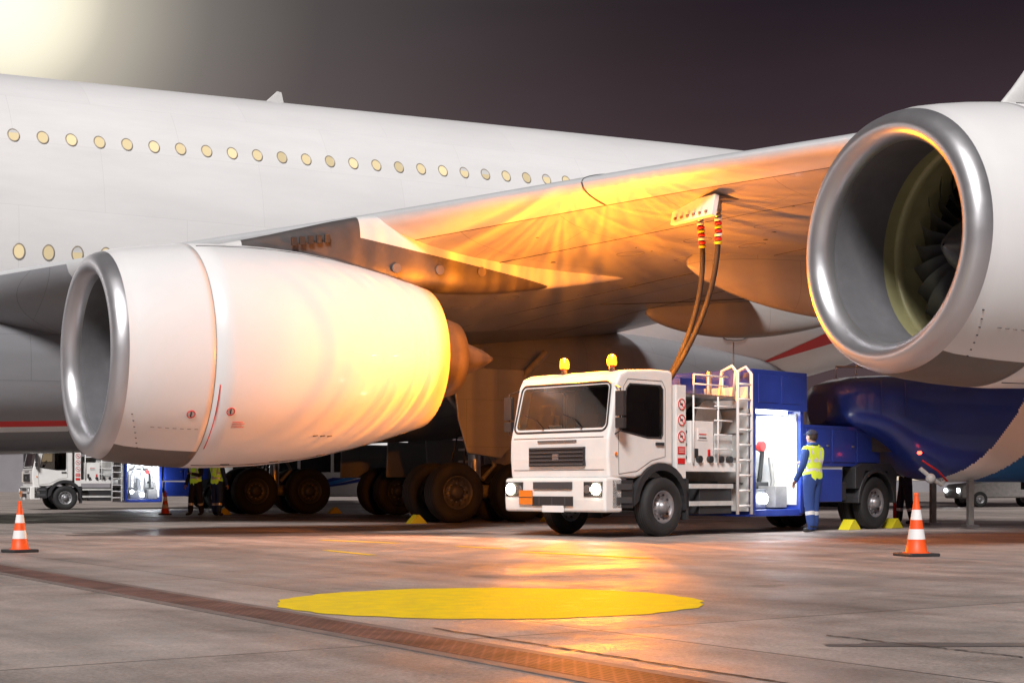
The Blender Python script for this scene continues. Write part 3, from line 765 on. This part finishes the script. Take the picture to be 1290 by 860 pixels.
# ================================================================= TANK TRAILER
TA=math.radians(11)
TT=empty('fuel_tank_trailer',(6.15,30.35,0),TA)
g=G()
TB=[(0,.5,2.1,2.7),(.12,.95,1.98,2.92),(.4,1.15,1.92,3.02),(.9,1.22,1.85,3.06),(1.5,1.24,1.36,3.08),(2.1,1.24,1.0,3.1),(2.7,1.25,.93,3.12),(11.4,1.25,.93,3.12),(11.8,1.1,1.05,3.0),(12,.7,1.4,2.7)]
TX=[0,.06,.12,.25,.4]+[.55+.035*i for i in range(190)]+[7.4+.4*i for i in range(11)]+[11.7,11.9,12]
NT=180; rings=[]
for x in TX:
    hw,zb,zt=smooth_interp(TB,x,.25) if .5<x<11 else interp(TB,x); zc=(zb+zt)/2; hz=(zt-zb)/2; e=2/3.2
    rings.append(resample([(x,-hw*abs(math.cos(t))**e*(1 if math.cos(t)>0 else -1),zc+hz*abs(math.sin(t))**e*(1 if math.sin(t)>0 else -1)) for t in [2*math.pi*k/400 for k in range(400)]],NT))
def tmat(i,j):
    p=[rings[i][j],rings[i][(j+1)%NT],rings[i+1][j]]; x=(p[0][0]+p[2][0])/2; z=(p[0][2]+p[1][2])/2
    if x>2.95 and z<.93+.62*(x-2.95)**1.3: return 'lblue'
    if x>1.95 and z<.93+.5*(x-1.95)**1.85: return 'wht'
    return 'blue'
g.loft(rings,tmat); g.build('tank',TT)
g=G()
for x in(4.6,6.8,9.0): g.revolve([(0,.30),(.06,.30),(.1,.22),(.1,.0)],(x,0,3.11),'metal','z',20)
for y in(-.5,.5):
    g.tube([(.6,y,3.05),(.6,y,3.3),(11.2,y,3.3),(11.2,y,3.05)],.02,'metal'); 
g.box((8,-.38,.86),(6.6,.1,.16),'dk'); g.box((8,.38,.86),(6.6,.1,.16),'dk')
for y in(-.8,.8):
    g.box((2.9,y,.52),(.11,.11,.9),'gear'); g.box((2.9,y,.06),(.26,.24,.05),'metal')
g.tube([(2.3,-.9,.98),(2.1,-1.15,.88),(1.85,-1.2,1.02),(1.65,-1.15,1.2)],.045,'twd'); g.ell((1.85,-1.2,1.0),(.10,.10,.10),'twd')
g.tube([(2.3,-1.0,.95),(2.0,-1.2,1.15),(1.7,-1.15,1.35)],.02,'red')
g.box((1.0,0,1.68),(1.8,1.2,.3),'dk'); g.tube([(.2,-1.0,1.95),(-.2,-.9,1.6),(-.5,-.7,1.3)],.03,'blk')
for x in (.8,1.3): g.tube([(x,-1.235,2.9),(x,-1.25,2.5),(x,-1.235,2.2)],.008,'dk',5)
g.build('fittings',TT,bevel=.01)
g=G()
for x in(8.6,9.9): 
    for sd in(-1,1): wheel(g,x,sd*1.05,.5,.5,.35)
g.build('wheels',TT)
g=G()
g.cyl((1.6,-1.2,1.5),(1.6,-1.27,1.5),.035,'rlamp',n=12)
g.build('marker_lamps',TT)

def chock(x,y,rz):
    g=G(); g.prism([(-.22,0),(.22,0),(.17,.06),(.02,.2),(-.04,.2),(-.18,.05)],-.12,.12,'yel')
    for k in range(3): g.box((-.11+.04*k,0,.09+.04*k),(.015,.245,.02),'dk')
    o=g.build('wheel_chock',None,bevel=.01); o.location=(x,y,0); o.rotation_euler[2]=rz
p=t2w((5.72,-1.1,0)); chock(p.x,p.y,PH); p=t2w((7.25,-1.1,0)); chock(p.x,p.y,PH+math.pi)
for s_ in (8.1,11.7):
    p=a2w((s_,-6.75,0)); chock(p.x,p.y,TH if s_<9 else TH+math.pi); p=a2w((s_,5.65,0)); chock(p.x,p.y,TH if s_<9 else TH+math.pi)

T2=empty('refuelling_truck',(-16.5,55.0,0),math.radians(28),.86)
truck_cab(T2,False); refuel_body(T2)

# ================================================================= cones
def cone(x,y,h=.75,rz=0):
    e=empty('traffic_cone',(x,y,0),rz); k=h/.75
    g=G()
    g.box((0,0,.02),(.40*k,.40*k,.04),'dk')
    g.build('base',e,bevel=.012)
    g=G()
    R=lambda z:(.135-(.135-.025)*z/.71)*k
    st=[(0.04,'org'),(.20,'wht'),(.32,'org'),(.43,'wht'),(.55,'org'),(.71,None)]
    g.revolve([(.035*k,.17*k),(.05*k,.15*k)],(0,0,0),'org','z',28)
    for (z0,m),(z1,_) in zip(st,st[1:]):
        o=.0015 if m=='wht' else 0
        g.revolve([(z0*k,R(z0)+o+(.015 if z0<.05 else 0)),(z0*k+.01,R(z0+.01)+o),(z1*k,R(z1)+o)],(0,0,0),m,'z',28)
    g.revolve([(.71*k,.025*k),(.73*k,.028*k),(.75*k,.022*k),(.75*k,.001)],(0,0,0),'org','z',20)
    g.build('body',e)
cone(4.92,18.35,.77,.3); cone(-6.33,19.4,.66,.8); cone(-10.3,44.8,.72,.2)

# ================================================================= people
def person(name,loc,rz,rh,lh,vest='vest',jacket='navy',pants='navy',headgear='dk',lean=0.,stride=0.,h=1.0):
    e=empty(name,loc,rz,h)
    J={'pel':(0,0,.96),'wst':(0,.01+lean*.2,1.12),'chs':(0,.0+lean*.6,1.33),'nkb':(0,lean*.9,1.47),'nk':(0,.01+lean,1.54),'hd':(0,.02+lean*1.1,1.60)}
    R={'pel':(.165,.13),'wst':(.165,.125),'chs':(.18,.135),'nkb':(.085,.075),'nk':(.055,.055),'hd':(.05,.05)}
    E=[('pel','wst','torso'),('wst','chs','torso'),('chs','nkb','torso'),('nkb','nk','neck'),('nk','hd','neck')]
    for sd,nm,hand in((-1,'l',lh),(1,'r',rh)):
        sh=Vector((sd*.19,lean*.75,1.41)); J['sh'+nm]=sh; J['el'+nm]=Vector(hand[0]); J['wr'+nm]=Vector(hand[1])
        R['sh'+nm]=(.085,.085); R['el'+nm]=(.062,.062); R['wr'+nm]=(.045,.045)
        J['hp'+nm]=(sd*.095,0,.90); R['hp'+nm]=(.118,.118)
        st=sd*stride
        J['kn'+nm]=(sd*.115,.03+st*.5,.50); R['kn'+nm]=(.09,.09); J['an'+nm]=(sd*.125,st,.11); R['an'+nm]=(.08,.08)
        J['hl'+nm]=(sd*.13,st+.02,.055); R['hl'+nm]=(.05,.05); J['to'+nm]=(sd*.145,st+.17,.042); R['to'+nm]=(.042,.04)
        E+=[('chs','sh'+nm,'torso'),('sh'+nm,'el'+nm,'arm'),('el'+nm,'wr'+nm,'arm'),('pel','hp'+nm,'leg'),('hp'+nm,'kn'+nm,'leg'),('kn'+nm,'an'+nm,'leg'),('an'+nm,'hl'+nm,'foot'),('hl'+nm,'to'+nm,'foot')]
    names=list(J); me=bpy.data.meshes.new('b'); me.from_pydata([tuple(J[n]) for n in names],[(names.index(a),names.index(b)) for a,b,_ in E],[])
    o=bpy.data.objects.new('tmp',me); S.collection.objects.link(o)
    o.modifiers.new('s','SKIN')
    for i,n in enumerate(names): me.skin_vertices[0].data[i].radius=R[n]
    me.skin_vertices[0].data[0].use_root=True
    sb=o.modifiers.new('ss','SUBSURF'); sb.levels=2; sb.render_levels=2
    dg=bpy.context.evaluated_depsgraph_get(); dg.update()
    m2=bpy.data.meshes.new_from_object(o.evaluated_get(dg)); bpy.data.objects.remove(o)
    ml=[vest,jacket,pants,'boot','skin','refl']
    m2.materials.clear()
    for m in ml: m2.materials.append(M[m])
    segs=[(Vector(J[a]),Vector(J[b]),t,a,b) for a,b,t in E]
    for p in m2.polygons:
        c=p.center; best=None
        for a,b,t,na,nb in segs:
            d=b-a; k=max(0,min(1,(c-a).dot(d)/d.length_squared)); dd=(c-(a+d*k)).length-(R[na][0]*(1-k)+R[nb][0]*k)
            if best is None or dd<best[0]: best=(dd,t,k,na)
        _,t,k,na=best
        if t=='torso': mi=0 if c.z>.86 else 2
        elif t=='arm': mi=1
        elif t=='leg': mi=2
        elif t=='foot': mi=3
        else: mi=4
        if t=='torso' and (1.06<c.z<1.11 or 1.20<c.z<1.25): mi=5
        if t=='torso' and c.z>1.25 and .09<abs(c.x)<.125: mi=5
        if t=='leg' and (.30<c.z<.36): mi=5
        if t=='torso' and c.z<.92: mi=2
        p.material_index=mi; p.use_smooth=True
    bo=bpy.data.objects.new('body',m2); S.collection.objects.link(bo); bo.parent=e
    hy=.025+lean*1.15; g=G()
    g.ell((0,hy,1.635),(.075,.092,.112),'skin',20,16); g.ell((0,hy+.02,1.575),(.055,.07,.05),'skin')
    g.tube([(0,hy+.085,1.65),(0,hy+.112,1.618),(0,hy+.09,1.607)],[.008,.014,.009],'skin',6)
    for sd in(-1,1):
        g.ell((sd*.076,hy-.002,1.63),(.010,.022,.032),'skin',8,8); g.ell((sd*.03,hy+.083,1.645),(.012,.007,.008),'wht',8,6); g.ell((sd*.03,hy+.089,1.645),(.006,.004,.006),'hair',6,6)
        g.tube([(sd*.015,hy+.088,1.668),(sd*.045,hy+.08,1.668)],.005,'hair',5)
    g.tube([(-.022,hy+.086,1.585),(0,hy+.092,1.583),(.022,hy+.086,1.585)],.005,'red',5)
    g.ell((0,hy-.018,1.655),(.084,.092,.108),'hair',18,12)
    g.build('head',e)
    g=G()
    rings=[]
    for k in range(8):
        t=k/7*math.pi/2; rings.append([(.095*math.cos(t)*math.cos(a),hy-.005+.110*math.cos(t)*math.sin(a),1.675+.092*math.sin(t)) for a in [2*math.pi*q/20 for q in range(20)]])
    g.loft(rings,headgear); 
    g.loft([[(.07*math.cos(a),hy+.07+.0*q+ .09*math.sin(a)*(1 if q else .98),1.682+.008*q) for a in [math.pi*j/10 for j in range(11)]] for q in(0,1)],headgear,caps=True)
    g.tube([(.07*math.cos(t),lean*.95+.005+.065*math.sin(t),1.515) for t in [2*math.pi*k/16 for k in range(17)]],.032,jacket,8,cap=False)
    g.build('cap_and_collar',e)
    g=G()
    for sd,hand in((-1,lh),(1,rh)):
        el,wr=Vector(hand[0]),Vector(hand[1]); d=(wr-el).normalized(); up=Vector((0,0,1)); side=d.cross(up)
        side=side.normalized() if side.length>.2 else Vector((0,1,0)); nn=side.cross(d).normalized()
        rot=Matrix((side,nn,d)).transposed(); pc=wr+d*.05
        g.ell(pc,(.042,.018,.052),'skin',12,10,rot)
        for k,(off,ln) in enumerate(((-.030,.062),(-.010,.075),(.011,.070),(.030,.055))):
            b=pc+side*off+d*.035; g.tube([b,b+d*ln*.45-nn*.006,b+d*ln*.75-nn*.022,b+d*ln*.85-nn*.042],[.0095,.009,.008,.006],'skin',7)
        b=pc-side*.032*1-d*.02; g.tube([b,b-side*.028+d*.02,b-side*.03+d*.048-nn*.01],[.012,.010,.007],'skin',7)
        g.cyl(wr-d*.035,wr+d*.012,.046,jacket,r1=.043,n=12)
    g.build('hands',e)
    return e
def px(pxv,Y): return (pxv-645)*Y/1900
person('ground_crew_worker',(px(1024,27.7),27.7,0),math.radians(40),
       ((.27,.12,1.16),(.20,.36,1.20)),((-.29,-.02,1.13),(-.30,.12,.90)),headgear='dnavy',stride=.07,h=1.07)
person('ground_crew_worker',(px(247,43.5),43.5,0),math.radians(150),((.27,.0,1.14),(.29,.10,.90)),((-.27,.1,1.15),(-.15,.33,1.2)),jacket='dnavy',pants='dnavy',stride=.1)
person('ground_crew_worker',(px(273,43.0),43.0,0),math.radians(-30),((.27,.0,1.14),(.29,.10,.90)),((-.27,.0,1.14),(-.29,.08,.90)),vest='vest',stride=-.06)
person('ground_crew_worker',(px(1141,33.6),33.6,0),math.radians(100),((.27,.1,1.14),(.2,.36,1.16)),((-.27,.1,1.15),(-.2,.36,1.1)),vest='dnavy',jacket='dnavy',pants='dnavy',stride=.1)
pe=empty('red_safety_post',(px(1127,32.6),32.6,0)); g=G(); g.cyl((0,0,.03),(0,0,1.25),.035,'red',n=12); g.revolve([(0,.18),(.05,.16),(.06,.001)],(0,0,0),'dk','z',20); g.build('post',pe)
g=G(); g.revolve([(1.25,.05),(1.35,.05),(1.38,.001)],(0,0,0),'rlamp','z',14); g.build('lamp',pe)

# ================================================================= parked car, bus, terminal
ce=empty('parked_car',(px(1262,62),62,0),math.radians(8)); g=G()
g.prism([(-2.1,.35),(-2.15,.75),(-1.95,.92),(-1.0,1.02),(-.45,1.42),(.9,1.45),(1.6,1.05),(2.1,.98),(2.15,.4)],-.87,.87,'gear'); g.build('body',ce,bevel=.08,seg=3)
g=G()
for sd in(-1,1): g.prism([(-.9,1.04),(-.42,1.36),(.85,1.38),(1.4,1.06)],sd*.865,sd*.88,'dglass')
g.add([(-1.03,-.7,1.06),(-1.03,.7,1.06),(-.52,.66,1.4),(-.52,-.66,1.4)],[(0,1,2,3)],'dglass')
for x in(-1.35,1.35):
    for sd in(-1,1): wheel(g,x,sd*.8,.32,.32,.2)
g.build('glass_and_wheels',ce); g=G(); 
for sd in(-1,1): g.cyl((-2.15,sd*.6,.68),(-2.19,sd*.6,.68),.09,'tubelight'); g.cyl((2.13,sd*.6,.75),(2.17,sd*.6,.75),.07,'rlamp')
g.build('lamps',ce)
be=empty('airport_bus',(px(440,72),72,0),math.radians(12)); g=G()
g.prism([(-6,.35),(-6.1,1.2),(-5.9,2.8),(-5.6,2.95),(6,2.95),(6,.35)],-1.3,1.3,'tw'); g.build('body',be,bevel=.12,seg=3)
g=G()
for k in range(7): g.box((-4.8+1.55*k,-1.31,2.0),(1.4,.03,1.0),'dglass')
g.box((-6.06,0,1.9),(.05,2.2,1.3),'dglass')
for k,(a,m) in enumerate(((0,'blue'),(.5,'lblue'),(1.3,'blue'))):
    P=[(-4.5+a*2+i*.45,.5+a*.25+(i*.45)**1.5*.11) for i in range(9)]
    Q=[(x+.55,z-.02) for x,z in reversed(P)]
    g.prism([p for p in P+Q],-1.335-.004*k,-1.33,m)
for x in(-3.6,3.6):
    for sd in(-1,1): wheel(g,x,sd*1.15,.48,.48,.3)
g.build('windows_and_wheels',be)

M['bld']=mat('terminal_wall',(.22,.21,.23),.7,var=.15,vs=.3)
M['bwin']=mat('terminal_window_lit',(.3,.3,.3),.3,emis=(1,.75,.45),es=.5)
tb=empty('terminal_building',(0,230,0),0); g=G()
g.box((-90,0,3.5),(150,20,7),'bld'); g.box((-90,-.5,7.15),(152,22,.4),'dk'); g.box((90,10,4),(110,20,8),'bld'); g.box((90,9.5,8.2),(112,22,.4),'dk')
g.build('walls',tb); g=G()
for k in range(60):
    if random.random()<.3: g.box((-163+2.5*k,-10.05,2.2),(1.9,.1,1.5),'bwin')
    if random.random()<.3: g.box((-163+2.5*k,-10.05,5.0),(1.9,.1,1.2),'bwin')
    if random.random()<.4 and k<44: g.box((37+2.5*k,-.05,2.4),(1.9,.1,1.3),'bwin')
g.build('windows',tb)

# ================================================================= ground
def ground_mat():
    m=bpy.data.materials.new('apron_concrete'); m.use_nodes=True; nt=m.node_tree; N=nt.nodes; L=nt.links; b=N['Principled BSDF']
    tc=N.new('ShaderNodeTexCoord'); mp=N.new('ShaderNodeMapping'); mp.inputs['Rotation'].default_value=(0,0,math.radians(56)); mp.inputs['Location'].default_value=(1.1,.6,0)
    L.new(tc.outputs['Object'],mp.inputs[0])
    def noise(sc,det=6,ro=.6,vec=None,stretch=None):
        n=N.new('ShaderNodeTexNoise'); n.inputs['Scale'].default_value=sc; n.inputs['Detail'].default_value=det; n.inputs['Roughness'].default_value=ro
        v=tc.outputs['Object']
        if stretch:
            q=N.new('ShaderNodeMapping'); q.inputs['Scale'].default_value=stretch; L.new(mp.outputs[0],q.inputs[0]); v=q.outputs[0]
        L.new(v,n.inputs['Vector']); return n.outputs['Fac']
    def mr(f,a,b_,c,d):
        r=N.new('ShaderNodeMapRange'); 
        for i,q in enumerate((a,b_,c,d)): r.inputs[i+1].default_value=q
        L.new(f,r.inputs[0]); return r.outputs[0]
    def mul(a,b_):
        n=N.new('ShaderNodeMath'); n.operation='MULTIPLY'
        for i,q in enumerate((a,b_)):
            if isinstance(q,float): n.inputs[i].default_value=q
            else: L.new(q,n.inputs[i])
        return n.outputs[0]
    br=N.new('ShaderNodeTexBrick'); br.offset=0; br.inputs['Scale'].default_value=1; br.inputs['Brick Width'].default_value=6; br.inputs['Row Height'].default_value=6
    br.inputs['Mortar Size'].default_value=.014; br.inputs['Mortar Smooth'].default_value=.2
    br.inputs['Color1'].default_value=(1,1,1,1); br.inputs['Color2'].default_value=(.84,.84,.84,1); br.inputs['Mortar'].default_value=(.25,.25,.25,1)
    L.new(mp.outputs[0],br.inputs['Vector'])
    big=mr(noise(.35,7,.65),.34,.66,.60,1.14); mid=mr(noise(2.2,8,.75),.32,.68,.72,1.14); fine=mr(noise(38,5,.8),.34,.66,.62,1.28)
    st=mr(noise(1.,7,.65,stretch=(.10,1.6,1)),.38,.68,1.08,.68)
    f=mul(mul(big,mid),mul(fine,st))
    oil=mr(noise(1.1,5,.55),.60,.70,1.,.55)
    f=mul(f,oil)
    v=N.new('ShaderNodeVectorMath'); v.operation='SCALE'; L.new(br.outputs['Color'],v.inputs[0]); L.new(f,v.inputs['Scale'])
    v2=N.new('ShaderNodeVectorMath'); v2.operation='MULTIPLY'; v2.inputs[1].default_value=(.47,.40,.37); L.new(v.outputs[0],v2.inputs[0]); L.new(v2.outputs[0],b.inputs['Base Color'])
    rg=mr(noise(.55,7,.65),.40,.64,.36,.74); rg2=mr(noise(6,5,.7),.3,.7,.85,1.15); L.new(mul(rg,rg2),b.inputs['Roughness']); b.inputs['Specular IOR Level'].default_value=.32
    bp=N.new('ShaderNodeBump'); bp.inputs['Strength'].default_value=.6; bp.inputs['Distance'].default_value=.014
    L.new(mul(noise(30,6,.75),mr(noise(3,4,.6),.3,.7,.6,1.)),bp.inputs['Height']); L.new(bp.outputs[0],b.inputs['Normal'])
    return m
M['gnd']=ground_mat()
g=G(); g.add([(-1200,-200,0),(1200,-200,0),(1200,1800,0),(-1200,1800,0)],[(0,1,2,3)],'gnd'); g.build('ground',norm=False)
M['yp']=mat('yellow_road_paint',(.88,.64,.008),.6,var=.20,vs=6,bump=.5,bs=40,rv=.12,spec=.3)
def sheet(name,pts,m,z=.004):
    g=G(); g.add([(x,y,z) for x,y in pts],[tuple(range(len(pts)))],m); return g.build(name,norm=False)
P=[]
for k in range(160):
    t=2*math.pi*k/160; r=1+.010*math.sin(13*t)+.008*math.sin(29*t+1)+random.uniform(-.004,.004)
    P.append((-.16+1.56*r*math.cos(t),11.1+1.47*r*math.sin(t)))
sheet('painted_yellow_disc',P,'yp')
def line(x0,y0,x1,y1,w): 
    d=Vector((x1-x0,y1-y0)).normalized(); n=Vector((-d.y,d.x))*w/2
    return [(x0+n.x,y0+n.y),(x1+n.x,y1+n.y),(x1-n.x,y1-n.y),(x0-n.x,y0-n.y)]
def gp(x,y): Y=.85*1900/(y-612); return (px(x,Y),Y)
for (a,b,w) in (((660,695),(818,703),.16),((405,680),(500,684),.17),((410,693),(470,699),.12),((575,688),(640,691),.14)):
    p0=gp(*a);p1=gp(*b); sheet('painted_yellow_line',line(*p0,*p1,w),'yp')
p0=Vector(gp(0,716)); p1=Vector(gp(860,866)); d=(p1-p0).normalized(); p0=p0-d*60; p1=p1+d*9
dm=mat('cast_iron_grating',(.11,.055,.045),.6,.3); nt=dm.node_tree;N=nt.nodes;L=nt.links
tc=N.new('ShaderNodeTexCoord'); br=N.new('ShaderNodeTexBrick'); br.offset=.5; br.inputs['Scale'].default_value=1; br.inputs['Brick Width'].default_value=.10; br.inputs['Row Height'].default_value=.035
br.inputs['Mortar Size'].default_value=.011; br.inputs['Color1'].default_value=(.012,.01,.01,1); br.inputs['Color2'].default_value=(.03,.018,.016,1); br.inputs['Mortar'].default_value=(.21,.105,.085,1)
mp=N.new('ShaderNodeMapping'); L.new(tc.outputs['Object'],mp.inputs[0]); L.new(mp.outputs[0],br.inputs['Vector'])
nz=N.new('ShaderNodeTexNoise'); nz.inputs['Scale'].default_value=3; L.new(tc.outputs['Object'],nz.inputs['Vector'])
mm=N.new('ShaderNodeVectorMath'); mm.operation='SCALE'; rr_=N.new('ShaderNodeMapRange'); rr_.inputs[1].default_value=.3; rr_.inputs[2].default_value=.7; rr_.inputs[3].default_value=.5; rr_.inputs[4].default_value=1.4
L.new(nz.outputs['Fac'],rr_.inputs[0]); L.new(rr_.outputs[0],mm.inputs['Scale']); L.new(br.outputs['Color'],mm.inputs[0]); L.new(mm.outputs[0],N['Principled BSDF'].inputs['Base Color'])
bp=N.new('ShaderNodeBump'); bp.inputs['Strength'].default_value=.8; bp.inputs['Distance'].default_value=.02
L.new(br.outputs['Fac'],bp.inputs['Height']); L.new(bp.outputs[0],N['Principled BSDF'].inputs['Normal'])
ln=(p1-p0).length; g=G()
g.box((ln/2,0,.002),(ln,.34,.008),dm)
M['kerb']=mat('channel_edge_concrete',(.19,.15,.14),.6,var=.3,vs=4,bump=.4)
M['crack']=mat('joint_sealant',(.07,.06,.055),.7,var=.3,vs=6)
for sd in(-1,1): g.box((ln/2,sd*.215,.001),(ln,.085,.008),'kerb')
de=g.build('drainage_channel',norm=True); de.location=(p0.x,p0.y,.002); de.rotation_euler[2]=math.atan2(d.y,d.x)
def wobble(a,b,w,n=40):
    q0=Vector(gp(*a)); q1=Vector(gp(*b)); dd=(q1-q0).normalized(); nn=Vector((-dd.y,dd.x)); A=[];B=[]
    for k in range(n+1):
        p=q0.lerp(q1,k/n)+nn*random.uniform(-.012,.012); ww=w*random.uniform(.25,.6); A.append(p+nn*ww); B.append(p-nn*ww)
    return [(p.x,p.y) for p in A+B[::-1]]
for (a,b,w) in (((545,791),(1010,864),.028),((0,668),(1290,676),.05),((1040,800),(1290,828),.024)):
    sheet('sealed_joint',wobble(a,b,w),'crack',.0045)
M['stain_shadow']=mat('stain_and_shadow_concrete',(.16,.135,.125),.34,var=.35,vs=3)  # dark tone for the stain and for the painted engine shadow
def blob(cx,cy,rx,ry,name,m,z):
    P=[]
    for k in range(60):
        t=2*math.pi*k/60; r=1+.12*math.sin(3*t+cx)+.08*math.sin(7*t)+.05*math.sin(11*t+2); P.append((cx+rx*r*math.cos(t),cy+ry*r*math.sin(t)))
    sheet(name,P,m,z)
x_,y_=gp(1215,812); blob(x_,y_,.8,.10,'stain_and_shadow_patch','stain_shadow',.0035)
x_,y_=gp(330,672); blob(x_,y_,3.6,1.3,'stain_and_shadow_patch','stain_shadow',.0035)  # inner engine's shadow on the apron, painted as a dark patch

# ================================================================= world / light / camera
w=bpy.data.worlds.new('World'); S.world=w; w.use_nodes=True; nt=w.node_tree; N=nt.nodes; L=nt.links
bg=N['Background']; tc=N.new('ShaderNodeTexCoord'); sp=N.new('ShaderNodeSeparateXYZ'); L.new(tc.outputs['Generated'],sp.inputs[0])
cr=N.new('ShaderNodeValToRGB'); e=cr.color_ramp.elements; e[0].position=0; e[0].color=(.085,.056,.06,1); e[1].position=.6; e[1].color=(.024,.020,.026,1)
q=cr.color_ramp.elements.new(.18); q.color=(.050,.032,.038,1); q=cr.color_ramp.elements.new(.30); q.color=(.015,.010,.015,1)
L.new(sp.outputs['Z'],cr.inputs[0])
gd=Vector((-655,1900,630)).normalized(); dt=N.new('ShaderNodeVectorMath'); dt.operation='DOT_PRODUCT'; dt.inputs[1].default_value=gd; 
nv=N.new('ShaderNodeVectorMath'); nv.operation='NORMALIZE'; L.new(tc.outputs['Generated'],nv.inputs[0]); L.new(nv.outputs[0],dt.inputs[0])
gm=N.new('ShaderNodeMapRange'); gm.inputs[1].default_value=.88; gm.inputs[2].default_value=1.0; L.new(dt.outputs['Value'],gm.inputs[0])
gr=N.new('ShaderNodeValToRGB'); e=gr.color_ramp.elements; gr.color_ramp.interpolation='B_SPLINE'
e[0].position=0; e[0].color=(0,0,0,1); e[1].position=1.0; e[1].color=(1.5,1.38,1.05,1)
for pos,c in((.35,(.008,.006,.004)),(.62,(.024,.020,.018)),(.84,(.058,.052,.047)),(.93,(.14,.13,.115)),(.98,(.38,.355,.30))): q=gr.color_ramp.elements.new(pos); q.color=(*c,1)
L.new(gm.outputs[0],gr.inputs[0])
nz=N.new('ShaderNodeTexNoise'); nz.inputs['Scale'].default_value=2.2; nz.inputs['Detail'].default_value=5
mp=N.new('ShaderNodeMapping'); mp.inputs['Scale'].default_value=(1,1,4); L.new(tc.outputs['Generated'],mp.inputs[0]); L.new(mp.outputs[0],nz.inputs['Vector'])
mr=N.new('ShaderNodeMapRange'); mr.inputs[1].default_value=.3; mr.inputs[2].default_value=.75; mr.inputs[3].default_value=.85; mr.inputs[4].default_value=1.4; L.new(nz.outputs['Fac'],mr.inputs[0])
sc=N.new('ShaderNodeVectorMath'); sc.operation='SCALE'; L.new(cr.outputs[0],sc.inputs[0]); L.new(mr.outputs[0],sc.inputs['Scale'])
ad=N.new('ShaderNodeVectorMath'); ad.operation='ADD'; L.new(sc.outputs[0],ad.inputs[0]); L.new(gr.outputs[0],ad.inputs[1]); L.new(ad.outputs[0],bg.inputs[0]); bg.inputs[1].default_value=1

def lamp(name,kind,loc,energy,col,parent=None,**k):
    l=bpy.data.lights.new(name,kind); l.energy=energy; l.color=col
    for a,b in k.items(): setattr(l,a,b)
    o=bpy.data.objects.new(name,l); S.collection.objects.link(o); o.location=loc
    if parent: o.parent=parent
    return o
floodlight_stand_in=lamp('floodlight_stand_in','SUN',(0,0,30),4.0,(1,.96,.93),angle=math.radians(14))  # distant lamp standing in for the unseen apron floodlights at night
floodlight_stand_in.rotation_euler=Vector((.13,.75,-.68)).to_track_quat('-Z','Y').to_euler()
def flute(l):
    l.use_nodes=True; nt=l.node_tree; N=nt.nodes; L=nt.links; em=N['Emission']
    tc=N.new('ShaderNodeTexCoord'); sp=N.new('ShaderNodeSeparateXYZ'); L.new(tc.outputs['Normal'],sp.inputs[0])
    at=N.new('ShaderNodeMath'); at.operation='ARCTAN2'; L.new(sp.outputs['Y'],at.inputs[0]); L.new(sp.outputs['X'],at.inputs[1])
    nz=N.new('ShaderNodeTexNoise'); nz.noise_dimensions='1D'; nz.inputs['Scale'].default_value=9; nz.inputs['Detail'].default_value=2; nz.inputs['Roughness'].default_value=.6
    L.new(at.outputs[0],nz.inputs['W'])
    mr=N.new('ShaderNodeMapRange'); mr.inputs[1].default_value=.42; mr.inputs[2].default_value=.68; mr.inputs[3].default_value=.65; mr.inputs[4].default_value=2.0
    L.new(nz.outputs['Fac'],mr.inputs[0]); L.new(mr.outputs[0],em.inputs['Strength'])
for y in BY:
    o=lamp('beacon_light','POINT',(-.85,y,3.14),900,(1,.26,.006),TR,shadow_soft_size=.04); flute(o.data)
for sd in(-1,1):
    o=lamp('headlight_beam','SPOT',(-1.53,sd*1.0,.80),350,(1,.86,.62),TR,spot_size=math.radians(70),spot_blend=.6,shadow_soft_size=.06)
    o.rotation_euler=Vector((-1,0,-.16)).to_track_quat('-Z','Y').to_euler()
for T_,en in((TR,75),(T2,60)):
    o=lamp('cabinet_lamp','AREA',(3.27,-.85,2.15),en,(.90,.96,1),T_,size=1.0)
    o.rotation_euler=Vector((0,.25,-1)).to_track_quat('-Z','Y').to_euler()
    lamp('cabinet_side_lamp','POINT',(3.6,-1.5,1.2),en*.8,(.90,.96,1),T_,shadow_soft_size=.08)

cam=bpy.data.cameras.new('Camera'); co=bpy.data.objects.new('Camera',cam); S.collection.objects.link(co); S.camera=co
co.location=(0,0,.85); co.rotation_euler=(math.radians(90),0,0); cam.sensor_width=36; cam.lens=36*1900/1290; cam.shift_y=182/1290; cam.clip_end=4000; cam.clip_start=.1
